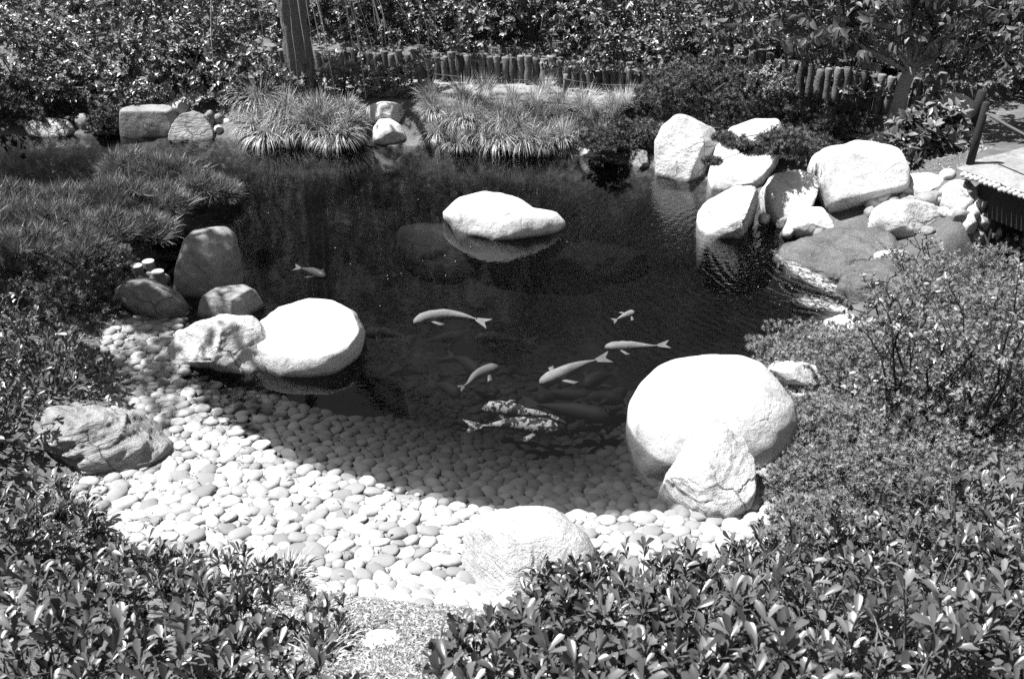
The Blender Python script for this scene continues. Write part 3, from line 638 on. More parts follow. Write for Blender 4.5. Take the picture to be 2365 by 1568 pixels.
def dome_points(n, rx, ry, h, seed, lump=.3, lf=2.0, low=-.15, inner=.35, hole=None):
    r = np.random.default_rng(seed)
    d = unit(r.normal(size=(n*3, 3))); d = d[d[:, 2] > low]
    if hole is not None: d = d[fbm(d*3.2 + seed*1.7, seed+4, 3) > hole]
    d = d[:n]
    rad = 1 + lump*fbm(d*lf + seed*3.1, seed, 3) + lump*.5*fbm(d*lf*3 + seed, seed+2, 2)
    k = np.where(r.random(len(d)) < inner, r.uniform(.45, .95, len(d)), 1.0)
    p = d*(rad*k)[:, None]*np.array([rx, ry, h]); p[:, 2] = np.maximum(p[:, 2], .03)
    nrm = unit(d/np.array([rx, ry, h])); return p, nrm
def shoots(p, nrm, per, ln, seed, up=.5, jit=.45, amin=30, amax=75, droop=0.0):
    """whorls of leaves around each shoot tip -> frames"""
    r = np.random.default_rng(seed+77); n = len(p)
    A = unit(nrm*.8 + np.array([0, 0, up]) + r.normal(0, jit, (n, 3)))
    E1 = unit(np.cross(A, np.array([.31, .52, .8]))); E2 = np.cross(A, E1)
    ph = r.uniform(0, 6.28, n)[:, None] + np.arange(per)*2.4 + r.normal(0, .25, (n, per))
    al = np.radians(r.uniform(amin, amax, (n, per)))
    L = np.cos(al)[..., None]*A[:, None] + np.sin(al)[..., None]*(np.cos(ph)[..., None]*E1[:, None] + np.sin(ph)[..., None]*E2[:, None])
    L = L - np.array([0, 0, droop]); L = unit(L)
    N = A[:, None] - L*np.sum(L*A[:, None], -1, keepdims=True); N = unit(N + r.normal(0, .18, N.shape)); S = unit(np.cross(L, N)); N = np.cross(S, L)
    O = p[:, None] - A[:, None]*ln*(np.arange(per)/per*.9)[None, :, None]
    sc = ln*r.uniform(.5, 1.15, (n, per))
    tone = np.clip(r.uniform(0, 1, n)[:, None]*.6 + r.uniform(0, .4, (n, per)), 0, 1)
    return [a.reshape(-1, *a.shape[2:]) for a in (O, S, L, N, sc, tone)], A
def leaf_cloud(name, tmpl, fr, mat, parent, **k):
    O, S, L, N, sc, tone = fr
    v, f = scatter(tmpl[0], tmpl[1], O, S, L, N, sc)
    return obj(name, mesh(name, v, f, mat, True, np.repeat(tone, len(tmpl[0]))), parent, **k)
def stems(parent, h, rx, n, seed, r0=.012, mat='twig', targets=None, name='stem'):
    r = random.Random(seed)
    for i in range(n):
        mb = MB(); a = r.uniform(0, 6.28); e = Vector((math.cos(a)*rx*.6, math.sin(a)*rx*.6, h*r.uniform(.6, .85)))
        mid = Vector((e.x*.3, e.y*.3, e.z*.55)); pts = [Vector((e.x*.08, e.y*.08, -.06)), mid, e]
        mb.tube(pts, [r0, r0*.7, r0*.3], 5)
        for q in range(3):
            b = mid.lerp(e, r.uniform(0, .8)); d = Vector((r.uniform(-1, 1), r.uniform(-1, 1), .8)).normalized()*h*.3
            mb.tube([b, b+d], [r0*.5, r0*.2], 4)
        obj(name, mb.build(name, M[mat]), parent)
def shrub(label, base, rx, ry, h, n, per, ln, tmpl, mat='leaf_far', name='shrub', cat='shrub', seed=0, group=None, lump=.3, inner=.35, nstem=4, up=.5, low=-.15, part='foliage', amin=30, amax=75, lf=2.0, droop=0.0, hole=None):
    e = empty(name, tuple(base), label=label, cat=cat, group=group)
    p, nrm = dome_points(n, rx, ry, h, seed, lump, lf, low, inner, hole)
    fr, A = shoots(p, nrm, per, ln, seed, up, .45, amin, amax, droop)
    leaf_cloud(part, tmpl, fr, M[mat], e, kind='stuff')
    stems(e, h, rx, nstem, seed); return e
def at(u, v): return hit(u, v)

# ------------------------------------------------------------------ background shrubs
bgl = [  # base pixel, rx, ry, h, shoots, leaves, leaf length, label
    ((60, 205), 1.0, .7, 1.0, 1100, 7, .07, 'broad small leaved shrub at the left end of the far bank'),
    ((270, 205), .95, .6, .95, 1000, 7, .075, 'rounded glossy shrub behind the square grey block'),
    ((480, 206), .95, .5, .85, 1000, 7, .085, 'glossy shrub with pale leaf tips between block boulder and big trunk'),
    ((600, 222), .5, .35, .5, 420, 7, .08, 'low leafy shrub crowding the foot of the big trunk'),
    ((790, 214), .42, .35, .42, 300, 7, .07, 'small dark shrub right of the big trunk, before the palisade'),
    ((925, 212), .40, .3, .34, 260, 7, .06, 'small shaded shrub at the path edge before the palisade'),
]
for i, (b, rx, ry, h, n, per, ln, lab) in enumerate(bgl):
    shrub(lab, at(*b), rx, ry, h, n, per, ln, LEAF_FAR, seed=10+i, lump=.55, hole=-.25, inner=.2)
bg2 = [  # x, distance behind the palisade line, rx, ry, h
    (-8.2, .2, 1.5, 1.1, 1.9, 'tall wide shrub at the far left behind the low juniper'),
    (-6.3, .3, 1.5, 1.1, 2.0, 'tall shrub rising behind the rounded glossy one'),
    (-4.3, .6, 1.3, 1.0, 2.0, 'shady tall shrub just left of the big trunk'),
    (-2.5, 1.4, 1.0, .9, 1.6, 'thin shrub with pale stems over the left end of the palisade'),
    (-1.0, 1.2, 1.0, .9, 1.5, 'dark leaved shrub behind the rope fence stakes and palisade'),
    (.35, .95, 1.05, .9, 1.45, 'dense bright leaved shrub spilling over the middle of the palisade'),
    (1.75, .8, 1.05, .95, 1.5, 'dense bright leaved shrub hanging over the right part of the palisade'),
    (3.1, .9, 1.0, .9, 1.5, 'dense shrub above the end of the palisade, beside the juniper dome'),
    (4.5, 1.0, 1.1, .9, 1.6, 'dark shrub behind the cherry tree'),
    (5.9, .9, 1.1, .9, 1.6, 'leafy shrub behind the bridge end, under the cherry branches'),
    (7.3, .1, 1.1, 1.2, 1.7, 'dense small leaved shrub beside the path at the bridge'),
    (-2.0, 2.9, 1.5, 1.0, 2.6, 'tall dark shrub in the second row behind the thin stemmed one'),
    (-.1, 2.8, 1.6, 1.0, 2.6, 'tall dark shrub in the second row behind the middle of the palisade'),
    (2.4, 2.7, 1.7, 1.0, 2.6, 'tall broad shrub in the second row above the right part of the palisade'),
    (5.2, 2.7, 1.8, 1.0, 2.6, 'tall shrub in the second row behind the cherry tree'),
    (8.2, 2.6, 1.7, 1.0, 2.6, 'tall shrub in the second row behind the bridge path'),
    (-5.4, 2.6, 1.8, 1.0, 2.6, 'tall shrub in the second row left of the big trunk'),
    (-8.6, 2.6, 1.8, 1.0, 2.6, 'tall shrub in the second row at the far left'),
    (-10.6, -.8, 1.6, 1.3, 2.0, 'wide shrub closing the far bank beyond the left end of the water'), (-12.6, 1.2, 1.9, 1.4, 2.4, 'tall wide shrub beyond the left end of the water'),
]
for i, (x, dy, rx, ry, h, lab) in enumerate(bg2):
    back = dy > 2; y = float(np.interp(x, palx, paly)) + dy; z = float(zat(x, y)[0]) - .02
    shrub(lab, (x, y, z), rx, ry, h, 1700 if not back else 800, 7, .08 if not back else .12, LEAF_FAR, seed=40+i, lump=.65, low=-.35, inner=.2, nstem=6, lf=2.4, hole=-.22)
def forest_tree(label, x, y, h, seed):
    z = float(zat(x, y)[0]); e = empty('broadleaf_tree', (x, y, z - .05), label=label, cat='tree', group='tall trees in the wood behind the garden')
    r = random.Random(seed); mb = MB(); mb.tube([(0, 0, -.1), (.05, .03, h*.3), (r.uniform(-.2, .2), .1, h*.75)], [.17, .13, .06], 9)
    for k in range(7):
        a = r.uniform(0, 6.28); zz = h*r.uniform(.3, .65); mb.tube([(0.04, .02, zz), (math.cos(a)*1.0, math.sin(a)*1.0, zz + h*.16)], [.05, .02], 5)
    obj('trunk', mb.build('trunk', M['bark']), e)
    p, nr = dome_points(100, 1.9, 1.6, h*.42, seed, .5, 2.2, -.95, .5); p[:, 2] += 0
    d = unit(np.random.default_rng(seed).normal(size=(650, 3))); rad = 1 + .45*fbm(d*2.4 + seed, seed, 3)
    p = d*(rad*np.random.default_rng(seed+1).uniform(.55, 1, 650))[:, None]*np.array([1.9, 1.5, h*.36]) + np.array([0, 0, h*.66])
    fr, A = shoots(p, d, 6, .2, seed); leaf_cloud('crown', LEAF_FAR, fr, M['leaf_far'], e, kind='stuff')
for i, (x, y, h) in enumerate([(-9.5, 18.5, 6.5), (-6.2, 19.2, 7.2), (-3.2, 20, 6.8), (.2, 20.3, 7.5), (3.4, 20, 7.0), (6.6, 19.4, 7.4), (10, 18.4, 6.8)]):
    forest_tree('tall broadleaf tree in the wood beyond the garden shrubs', x, y, h, 90+i)

# ------------------------------------------------------------------ junipers
def juniper(label, base, rx, ry, h, n, ln=.05, mat='juniper', seed=0, lump=.35, low=-.1, name='juniper_shrub', per=6, nstem=3, up=.4, lf=2.2, group=None):
    e = empty(name, tuple(base), label=label, cat='juniper', group=group)
    p, nrm = dome_points(n, rx, ry, h, seed, lump, lf, low, .4)
    fr, A = shoots(p, nrm, per, ln, seed, up, .5, 15, 70)
    leaf_cloud('foliage', SPRIG, fr, M[mat], e, kind='stuff'); stems(e, h, rx, nstem, seed, .015, 'twig'); return e
juniper('low dark spreading juniper at the far left bank over the pale rock', at(60, 268), .75, .35, .42, 2600, .06, seed=3)
juniper('dark tuft of juniper between round white stone and square block', at(248, 300), .26, .2, .24, 700, .05, seed=4)
juniper('big dark juniper dome behind the slanted white boulder', at(1605, 262), .75, .5, .62, 3200, .06, seed=5, lump=.25)
juniper('dark juniper hummock left of the slanted boulder at the waterline', at(1450, 345), .34, .26, .30, 1300, .05, seed=6)
juniper('small juniper creeping over the pale rock at the water', P(1385, 335, .22), .24, .22, .16, 700, .05, seed=7)
juniper('feathery juniper mass behind the tall white boulder', at(1820, 300), .5, .35, .36, 2600, .06, seed=8)
juniper('low juniper filling the gap between the tall boulder and biggest boulder', P(1850, 352, .42), .3, .28, .2, 1100, .05, seed=36)
juniper('dark juniper behind the biggest boulder, left of the rhododendron', at(1915, 318), .45, .35, .36, 2400, .06, seed=9)
# overhanging juniper bough between the boulders
e = empty('juniper_shrub', tuple(P(1868, 335, .55)), label='juniper bough reaching down over the tall white boulder', cat='juniper')
B0 = P(1868, 335, .55); tips = [(P(1668, 318, .80), .09), (P(1700, 332, .78), .11), (P(1740, 345, .72), .13), (P(1785, 345, .70), .11), (P(1800, 322, .78), .2), (P(1640, 372, .5), .07)]
ps, ns = [], []; mb = MB()
for k, (t, rad) in enumerate(tips):
    t = t + np.array([0, -.08, 0]); p, nr = dome_points(330, rad*1.2, rad, rad*.7, 60+k, .3, 2, -.9, .5); ps.append(p + t - B0); ns.append(nr)
    mb.tube([(0, 0, 0), Vector(tuple((t-B0)*.5)) + Vector((0, 0, .1)), tuple(t-B0)], [.010, .007, .003], 5)
fr, A = shoots(np.concatenate(ps), np.concatenate(ns), 6, .05, 66, .3); leaf_cloud('foliage', SPRIG, fr, M['juniper'], e, kind='stuff'); obj('branch', mb.build('branch', M['twig']), e)
shrub('rhododendron with long dark leaves beside the bridge post', P(2130, 352, .5), .42, .36, .44, 280, 9, .13, LEAF_MID, 'leaf_far', seed=21, inner=.4)
shrub('pale twiggy small leaved shrub right of the juniper dome', at(1775, 268), .38, .3, .5, 700, 7, .045, LEAF_FAR, 'leaf_pale', seed=22, lump=.5)
shrub('pale leaved shrub in front of the right palisade', at(1740, 238), .4, .3, .4, 600, 7, .05, LEAF_FAR, 'leaf_pale', seed=23, lump=.5)

# ground cover junipers on the right slope
gcl = [((1880, 850), .45, .4, .25, 'clipped juniper cushion hanging at the water edge near the flat oval stone'), ((2060, 860), .5, .45, .3, 'creeping juniper mat right of the clipped cushion'),
       ((1900, 1000), .42, .36, .2, 'creeping juniper mat beside the dome boulder'), ((2080, 1020), .5, .4, .26, 'creeping juniper mat in the middle of the right slope'),
       ((1920, 1130), .42, .32, .18, 'creeping juniper mat beside the cracked boulder, above the front hedge'), ((2130, 1110), .45, .35, .22, 'creeping juniper mat behind the front hedge'),
       ((2290, 960), .5, .45, .3, 'creeping juniper mat high on the right slope'), ((2230, 720), .6, .5, .36, 'pale juniper mound near the stream side of the slope'), ((2330, 640), .55, .45, .36, 'pale juniper mound below the bridge'),
       ((2380, 830), .6, .5, .4, 'juniper mound at the outer edge of the right slope'), ((1900, 1225), .3, .22, .14, 'small juniper fringe touching the beach pebbles and hedge')]
for i, (b, rx, ry, h, lab) in enumerate(gcl):
    juniper(lab, at(*b), rx, ry, h, 1750, .037, 'juniper_pale', seed=120+i, lump=.3, low=-.05, per=6, lf=4.0, up=.3, name='creeping_juniper')

# ------------------------------------------------------------------ pine on the left and low growth
def pine_tufts(tips, dirs, nn, ln, seed):
    r = np.random.default_rng(seed); n = len(tips)
    E1 = unit(np.cross(dirs, np.array([.3, .5, .81]))); E2 = np.cross(dirs, E1)
    ph = r.uniform(0, 6.28, (n, nn)); al = np.radians(r.uniform(5, 66, (n, nn)))
    L = np.cos(al)[..., None]*dirs[:, None] + np.sin(al)[..., None]*(np.cos(ph)[..., None]*E1[:, None] + np.sin(ph)[..., None]*E2[:, None])
    N = unit(r.normal(size=L.shape)); S = unit(np.cross(L, N)); N = np.cross(S, L)
    O = tips[:, None] - dirs[:, None]*(r.uniform(0, .12, (n, nn)))[..., None]
    sc = np.stack([np.full((n, nn), .062), ln*r.uniform(.7, 1.1, (n, nn)), np.ones((n, nn))], -1)
    tone = np.clip(r.uniform(0, .6, n)[:, None] + r.uniform(0, .4, (n, nn)), 0, 1)
    return [O.reshape(-1, 3), S.reshape(-1, 3), L.reshape(-1, 3), N.reshape(-1, 3), sc.reshape(-1, 3), tone.ravel()]
def pine(label, base, lobes, seed):
    e = empty('pine_shrub', tuple(base), label=label, cat='pine'); mb = MB(); T, D = [], []
    rr = np.random.default_rng(seed)
    for k, (c, rx, ry, h, n) in enumerate(lobes):
        c = np.array(c) - base; p, nr = dome_points(n, rx, ry, h, seed*7+k, .3, 2, -.1, .2)
        T.append(p + c); D.append(unit(nr*.9 + np.array([.15, 0, .5]) + rr.normal(0, .25, nr.shape)))
        mid = Vector(tuple(c*.5)) + Vector((0, 0, .05)); mb.tube([(0, 0, -.05), mid, tuple(c + np.array([0, 0, h*.3]))], [.045, .035, .02], 6)
        for j in range(8):
            q = p[rr.integers(len(p))] + c; mb.tube([tuple(c + np.array([0, 0, h*.2])), tuple(q)], [.014, .006], 4)
    fr = pine_tufts(np.concatenate(T), np.concatenate(D), 44, .165, seed)
    leaf_cloud('needles', NEEDLE, fr, M['pine'], e, kind='stuff'); obj('branch', mb.build('branch', M['twig']), e)
pb = at(120, 600)
pine('spreading dwarf pine with long needles overhanging the water on the left', pb,
     [(P(u, v, z), r_*1.1, r_, r_*.75, int(520*r_)) for u, v, z, r_ in [(300, 400, .2, .26), (390, 410, .18, .26), (470, 445, .12, .2), (40, 488, .22, .28), (150, 490, .2, .28), (270, 470, .22, .26), (370, 480, .16, .24), (20, 530, .3, .3), (130, 545, .26, .3), (250, 550, .24, .26), (340, 545, .18, .22), (60, 600, .28, .3), (180, 605, .22, .26), (-60, 560, .3, .34), (515, 450, .08, .12)]], 31)
juniper('low mounded shrub with tiny leaves behind the cut log ends', at(235, 632), .34, .3, .28, 1100, .04, 'juniper', seed=32, lump=.2)
juniper('dark shaded undergrowth between the pine and the left bush', at(130, 700), .5, .4, .25, 1200, .05, 'juniper', seed=33)
# cut log ends
for i, (u0, v0, u1, v1, hh, lab) in enumerate([(301, 606, 329, 640, .12, 'short cut log end standing left in the trio of stumps'), (327, 600, 356, 630, .12, 'short cut log end standing at the back of the trio of stumps'), (346, 617, 376, 642, .07, 'lowest short cut log end standing on the flat grey stone'), (253, 608, 282, 645, .14, 'dark cut log end half hidden under the tiny leaved shrub')]):
    b = P((u0+u1)/2, v1, .12); r = (u1-u0)/2*depth(b)/FPX
    e = empty('log_stump', (b[0], b[1]+r, b[2]-.04), label=lab, cat='stump'); mb = MB()
    mb.tube([(0, 0, -.1), (0, 0, hh*.5), (0, 0, hh)], [r*1.03, r, r*.97], 14, False, .1); obj('bark', mb.build('bark', M['stump']), e)
    mb = MB(); mb.tube([(0, 0, hh-.01), (0, 0, hh+.006), (0, 0, hh+.008)], [r*.96, r*.95, r*.9], 14, True, 1.0); obj('cut_face', mb.build('cut_face', M['stump'], False), e)

# ------------------------------------------------------------------ sedge clumps on the far bank
def sedge_mesh(seed, n, ln, arch):
    r = np.random.default_rng(seed); V, Fc, T = [], [], []; seg = 5
    for b in range(n):
        a = r.uniform(0, 6.28); lean = r.uniform(.05, 1.0)**.8*arch; L = ln*r.uniform(.65, 1.1); w = r.uniform(.0035, .006)
        o = np.array([math.cos(a), math.sin(a), 0])*r.uniform(0, .09); d = np.array([math.cos(a), math.sin(a), 0]); s = np.array([-math.sin(a), math.cos(a), 0])
        pos = o.copy(); pit = math.pi/2 - lean*.35; tn = r.uniform(0, 1); k0 = len(V)
        for i in range(seg+1):
            ww = w*(1 - (i/seg)**1.6)
            if i < seg: V += [pos - s*ww, pos + s*ww]
            else: V.append(pos.copy())
            pos = pos + (d*math.cos(pit) + np.array([0, 0, math.sin(pit)]))*L/seg; pit -= lean*.62
        T += [tn]*(2*seg+1)
        for i in range(seg-1):
            q = k0+2*i; Fc += [(q, q+1, q+3), (q, q+3, q+2)]
        q = k0+2*(seg-1); Fc.append((q, q+1, q+2))
    return mesh('blades', np.array(V), np.array(Fc), M['grass'], True, T)
SED = [sedge_mesh(200+i, 420 + 70*(i % 3), .30 + .03*i, 1.0 + .08*i) for i in range(6)]; UPR = [sedge_mesh(210+i, 300, .5, .6) for i in range(3)]
def clump(u, v, variants, label, group, sc):
    b = at(u, v + rng.uniform(-9, 4)); o = obj('grass_clump', variants[rng.integers(len(variants))], loc=(b[0], b[1], b[2]-.015), label=label, cat='grass', group=group)
    o.rotation_euler = (rng.normal(0, .12), rng.normal(0, .12), rng.uniform(0, 6.28)); s = sc*rng.uniform(.7, 1.2); o.scale = (s, s, s*rng.uniform(.85, 1.05))
for u, v in [(585, 318), (615, 320), (645, 322), (675, 324), (705, 325), (735, 327), (765, 327), (795, 326), (590, 296), (625, 298), (660, 300), (695, 302), (730, 304), (765, 304), (800, 302), (580, 275), (620, 278), (660, 280), (700, 282), (740, 282), (780, 282), (600, 258), (650, 260), (700, 262), (750, 262), (800, 262)]:
    clump(u + rng.uniform(-8, 8), v, SED, 'arching sedge clump between the heap of stones and the smooth sloping rock', 'sedge clumps left of the smooth sloping rock', 1.1)
for u, v in [(1008, 328), (1035, 332), (1060, 334), (1085, 335), (1135, 337), (1185, 339), (1235, 342), (1110, 336), (1160, 338), (1210, 340), (1260, 344), (1305, 346), (1015, 300), (1040, 304), (1070, 306), (1130, 309), (1190, 312), (1100, 308), (1160, 310), (1220, 314), (1280, 320), (1330, 312), (1390, 318), (1012, 275), (1040, 278), (1075, 279), (1150, 284), (1110, 280)]:
    clump(u + rng.uniform(-8, 8), v, SED, 'arching sedge clump between the smooth sloping rock and the creeping juniper', 'sedge clumps right of the smooth sloping rock', 1.05)
for u, v in [(1000, 250), (1060, 245), (1120, 255), (1180, 250), (1180, 282), (1240, 260), (1240, 285), (1300, 270), (1300, 292), (1360, 270), (1360, 292), (1420, 275), (1420, 298), (1460, 262), (1130, 232), (1250, 236)]:
    clump(u + rng.uniform(-10, 10), v, UPR, 'upright wispy grass tuft on the bank before the palisade path', 'wispy grass tufts below the path', .8)

# ------------------------------------------------------------------ palisade of logs, rope fence
def log_mesh(seed):
    r = np.random.default_rng(seed); n, m = 12, 6; mb = MB(); rad = .050; pts, rr = [], []
    for i in range(m+1): pts.append((r.normal(0, .004), r.normal(0, .004), -.12 + i*.58/m)); rr.append(rad*r.uniform(.94, 1.05))
    pts += [(pts[-1][0], pts[-1][1], .468), (pts[-1][0], pts[-1][1], .472)]; rr += [rad*.95, rad*.90]
    mb.tube(pts, rr, n); return mb.build('log', M['log'])
LOGS = [log_mesh(300+i) for i in range(4)]
def palisade(label, pts, h0):
    e = empty('log_palisade', tuple(pts[0]), label=label, cat='palisade')
    P2 = [np.array(p) for p in pts]; seg = [np.linalg.norm((P2[i+1]-P2[i])[:2]) for i in range(len(P2)-1)]; tot = sum(seg); s = 0
    while s < tot:
        a, i = s, 0
        while a > seg[i] and i < len(seg)-1: a -= seg[i]; i += 1
        p = P2[i] + (P2[i+1]-P2[i])*min(a/seg[i], 1)
        o = obj('log', LOGS[rng.integers(4)], e, tuple(p - P2[0] + np.array([0, rng.normal(0, .006), 0])))
        o.rotation_euler = (rng.normal(0, .02), rng.normal(0, .02), rng.uniform(0, 6.28)); o.scale = (1, 1, h0*rng.uniform(.9, 1.08)); s += .101
palisade('long low palisade of dark upright logs behind the far path', pal1, .78)
palisade('short palisade of upright logs running behind the cherry trunk', pal2, .9)
e = empty('rope_fence', tuple(P(600, 190, ZP)), label='low rope fence on short stakes in front of the long palisade', cat='fence'); e0 = np.array(e.location)
tops = []
for (u, v) in [(590, 215), (760, 205), (970, 214), (1305, 232), (1515, 242), (1600, 250)]:
    b = P(u, v, ZP); mb = MB(); mb.tube([(0, 0, -.15), (0.004, 0, .16), (0, 0, .32), (0, 0, .325)], [.032, .031, .029, .022], 9)
    obj('stake', mb.build('stake', M['log']), e, tuple(b - e0)); tops.append(b + np.array([0, -.034, .27]))
for i in range(len(tops)-1):
    a, b = tops[i], tops[i+1]; mb = MB(); mb.tube([tuple(a + (b-a)*t - e0 - np.array([0, 0, .045*4*t*(1-t)])) for t in np.linspace(0, 1, 9)], [.006]*9, 5)
    obj('rope', mb.build('rope', M['rope']), e)

# ------------------------------------------------------------------ footbridge on the right
LB = 4.6
e = empty('footbridge', tuple(A_), label='earth covered log footbridge with scalloped log ends over the stream', cat='bridge')
V3 = lambda a: Vector(tuple(a))
lm = MB(); lm.tube([(0, 0, 0), (0, .06, 0), (0, 1.55, 0), (0, 1.6, 0)], [.019, .0235, .0235, .019], 10); LM = lm.build('log_end', M['log_pale'])
rz = math.atan2(perp[1], perp[0]) - math.pi/2
for i in range(int(LB/.05)):
    o = obj('deck_log', LM, e, tuple(dirv*(i*.05) + np.array([0, 0, rng.normal(0, .003) - .02]))); o.rotation_euler = (0, 0, rz + rng.normal(0, .01)); o.scale = (1, 1, rng.uniform(.95, 1.15))
nX, nY = 60, 20; V, Fq = [], []
for j in range(nY+1):
    for i in range(nX+1):
        p = dirv*(-.1 + (LB+.1)*i/nX) + perp*(.045 + 1.5*j/nY); ed = min(j, nY-j)/nY
        V.append(p + np.array([0, 0, .005 + .04*min(1, ed*6) + rng.normal(0, .003)]))
for j in range(nY):
    for i in range(nX): q = j*(nX+1)+i; Fq.append((q, q+1, q+nX+2, q+nX+1))
obj('deck_surface', mesh('deck_surface', V, Fq, M['path']), e)
for k, off in enumerate((.20, 1.35)):
    mb = MB(); mb.box(dirv*(LB/2+.15) + perp*off + np.array([0, 0, -.22]), dirv*(LB/2-.1), perp*.06, (0, 0, .15)); obj('girder', mb.build('girder', M['timber'], False), e)
mb = MB(); mb.box(dirv*.2 + perp*.77 + np.array([0, 0, -.42]), dirv*.12, perp*.6, (0, 0, .34)); obj('abutment', mb.build('abutment', M['timber'], False), e)
pb_ = P(2238, 386, ZD) - A_; mb = MB(); mb.tube([tuple(pb_ + np.array([0, 0, -.02])), tuple(pb_ + np.array([.01, 0, .3])), tuple(pb_ + np.array([.02, 0, .6])), tuple(pb_ + np.array([.02, 0, .61]))], [.036, .035, .033, .026], 10); obj('post', mb.build('post', M['timber']), e)
mb = MB(); p2 = dirv*2.6 + perp*.12; t0 = pb_ + np.array([.02, -.045, .52])
mb.tube([tuple(t0 + (p2 + np.array([0, -.045, .5]) - t0)*t - np.array([0, 0, .14*4*t*(1-t)])) for t in np.linspace(0, 1, 13)], [.014]*13, 6); obj('rope', mb.build('rope', M['rope']), e)
pb_ = p2; mb = MB(); mb.tube([tuple(pb_ + np.array([0, 0, -.02])), tuple(pb_ + np.array([0, 0, .6])), tuple(pb_ + np.array([0, 0, .61]))], [.05, .045, .035], 10); obj('post', mb.build('post', M['timber']), e)
pb2 = P(2246, 300, .55); mb = MB(); mb.tube([(0, 0, -.1), (0, 0, .25), (.01, 0, .42), (.01, 0, .43)], [.055, .05, .047, .035], 10)
obj('post', mb.build('post', M['timber']), loc=tuple(pb2), label='dark wooden rope post standing behind the white boulder by the bridge', cat='post')

# ------------------------------------------------------------------ trees on the far bank
def limb(mb, a, b, r0, r1, wob, r, n=6, sides=8):
    a, b = Vector(a), Vector(b); pts = [a.lerp(b, i/n) + Vector((r.uniform(-1, 1), r.uniform(-1, 1), r.uniform(-.5, .5)))*wob*(0 < i < n) for i in range(n+1)]
    mb.tube([tuple(p) for p in pts], [r0 + (r1-r0)*i/n for i in range(n+1)], sides); return pts
r = random.Random(5)
tb = P(702, 232, ZP-.05); e = empty('weeping_cherry_tree', tuple(tb), label='stout dark tree trunk with bare hanging twigs on the far bank', cat='tree')
mb = MB(); n = 70; V, Fq = [], []; HT = 3.4
for i in range(n+1):
    zz = -.15 + HT*i/n
    for k in range(48):
        w = 2*math.pi*k/48; rad = .165*(1 - .15*i/n) + .07*math.exp(-max(zz, 0)*5)
        rad *= 1 + .07*math.sin(w*3 + zz*1.9) + .05*math.sin(w*7 - zz*3.1); V.append((math.cos(w)*rad - .02*zz, math.sin(w)*rad, zz))
for i in range(n):
    for k in range(48): q = (k+1) % 48; Fq.append((i*48+k, i*48+q, (i+1)*48+q, (i+1)*48+k))
Vn = np.array(V); Vn += unit(Vn*np.array([1, 1, 0]))*(.05*fbm(Vn*np.array([11, 11, 3.2]), 4, 4))[:, None]
obj('trunk', mesh('trunk', Vn, Fq, M['bark'], True, np.full(len(Vn), .5)), e)
tops_ = []
for k in range(8):
    a = 6.28*k/8 + r.uniform(-.3, .3); end = Vector((math.cos(a)*r.uniform(1, 1.9) - .15, math.sin(a)*r.uniform(.8, 1.5), HT + r.uniform(.1, .8)))
    mb = MB(); limb(mb, (-.15, 0, HT*.93), end, .09, .03, .08, r); obj('branch', mb.build('branch', M['bark']), e); tops_.append(end)
def twig(x0, y0, z0, x1, y1, z1, rad=.007):
    mb = MB(); a, b = Vector((x0, y0, z0)), Vector((x1, y1, z1)); pts = []
    for i in range(11):
        t = i/10; p = a.lerp(b, t); p.x = a.x + (b.x-a.x)*math.sin(t*math.pi/2); p.y = a.y + (b.y-a.y)*math.sin(t*math.pi/2)
        pts.append(tuple(p + Vector((r.uniform(-.012, .012), r.uniform(-.012, .012), 0))))
    mb.tube(pts, [rad*(1 - .6*i/10) for i in range(11)], 5); return mb
for k in range(26):
    a = r.uniform(0, 6.28); rr_ = r.uniform(.1, 1.7); x1 = math.cos(a)*rr_ + .3; y1 = -abs(math.sin(a)*rr_*.4) - .3
    obj('twig', twig(x1*.35 - .1, y1*.6, HT - r.uniform(.2, 1.2), x1, y1, r.uniform(.1, 1.2), r.uniform(.005, .010)).build('twig', M['twig_pale']), e)
p = np.concatenate([dome_points(60, .7, .6, .45, 400+k, .4, 2, -.8, .5)[0] + np.array(t) for k, t in enumerate(tops_)]); nr = unit(p - np.array([0, 0, HT]))
fr, A = shoots(p, nr, 5, .09, 401, -.2, droop=.4); leaf_cloud('crown', LEAF_MID, fr, M['leaf_cherry'], e, kind='stuff')

r = random.Random(9)
cb = P(2062, 268, ZP+.15); e = empty('cherry_tree', tuple(cb), label='young cherry tree with pale banded bark and drooping leaves by the short palisade', cat='tree')
mb = MB(); tr = limb(mb, (0, 0, -.15), (.10, .03, .55), .09, .07, .012, r, 8, 14); obj('trunk', mb.build('trunk', M['bark_pale']), e)
tipsC = []
ends = [(-2.1, -.5, .85), (-1.7, -.2, 1.1), (-1.4, -.7, .75), (-1.0, -.2, 1.3), (-.7, -.7, .9), (-.2, -.5, 1.3), (.4, -.5, 1.0), (.7, -.6, .8), (1.2, -.5, 1.05), (1.6, -.1, 1.2), (.2, .5, 1.6), (-1.2, .4, 1.5), (1.2, .5, 1.5), (-2.4, -.1, 1.2), (-1.6, .2, 1.7), (.8, .1, 1.8), (-.4, .1, 1.9)]
for k, en in enumerate(ends):
    en = (en[0], en[1]*.7, en[2] + .22)
    mb = MB(); st = (.10 + r.uniform(-.02, .02), .03, .5); mid = Vector((en[0]*.45, en[1]*.45, en[2]*.6 + .3)); limb(mb, st, mid, .028, .018, .03, r, 4, 7); limb(mb, mid, en, .018, .006, .05, r, 5, 6)
    for q in range(6):
        a = mid.lerp(Vector(en), r.uniform(.0, 1)); b = a + Vector((r.uniform(-.4, .4), r.uniform(-.4, .3), r.uniform(-.15, .25))); mb.tube([tuple(a), tuple(b)], [.009, .004], 4); tipsC += [b, a.lerp(b, .5)]
    tipsC.append(Vector(en)); obj('branch', mb.build('branch', M['bark_pale']), e)
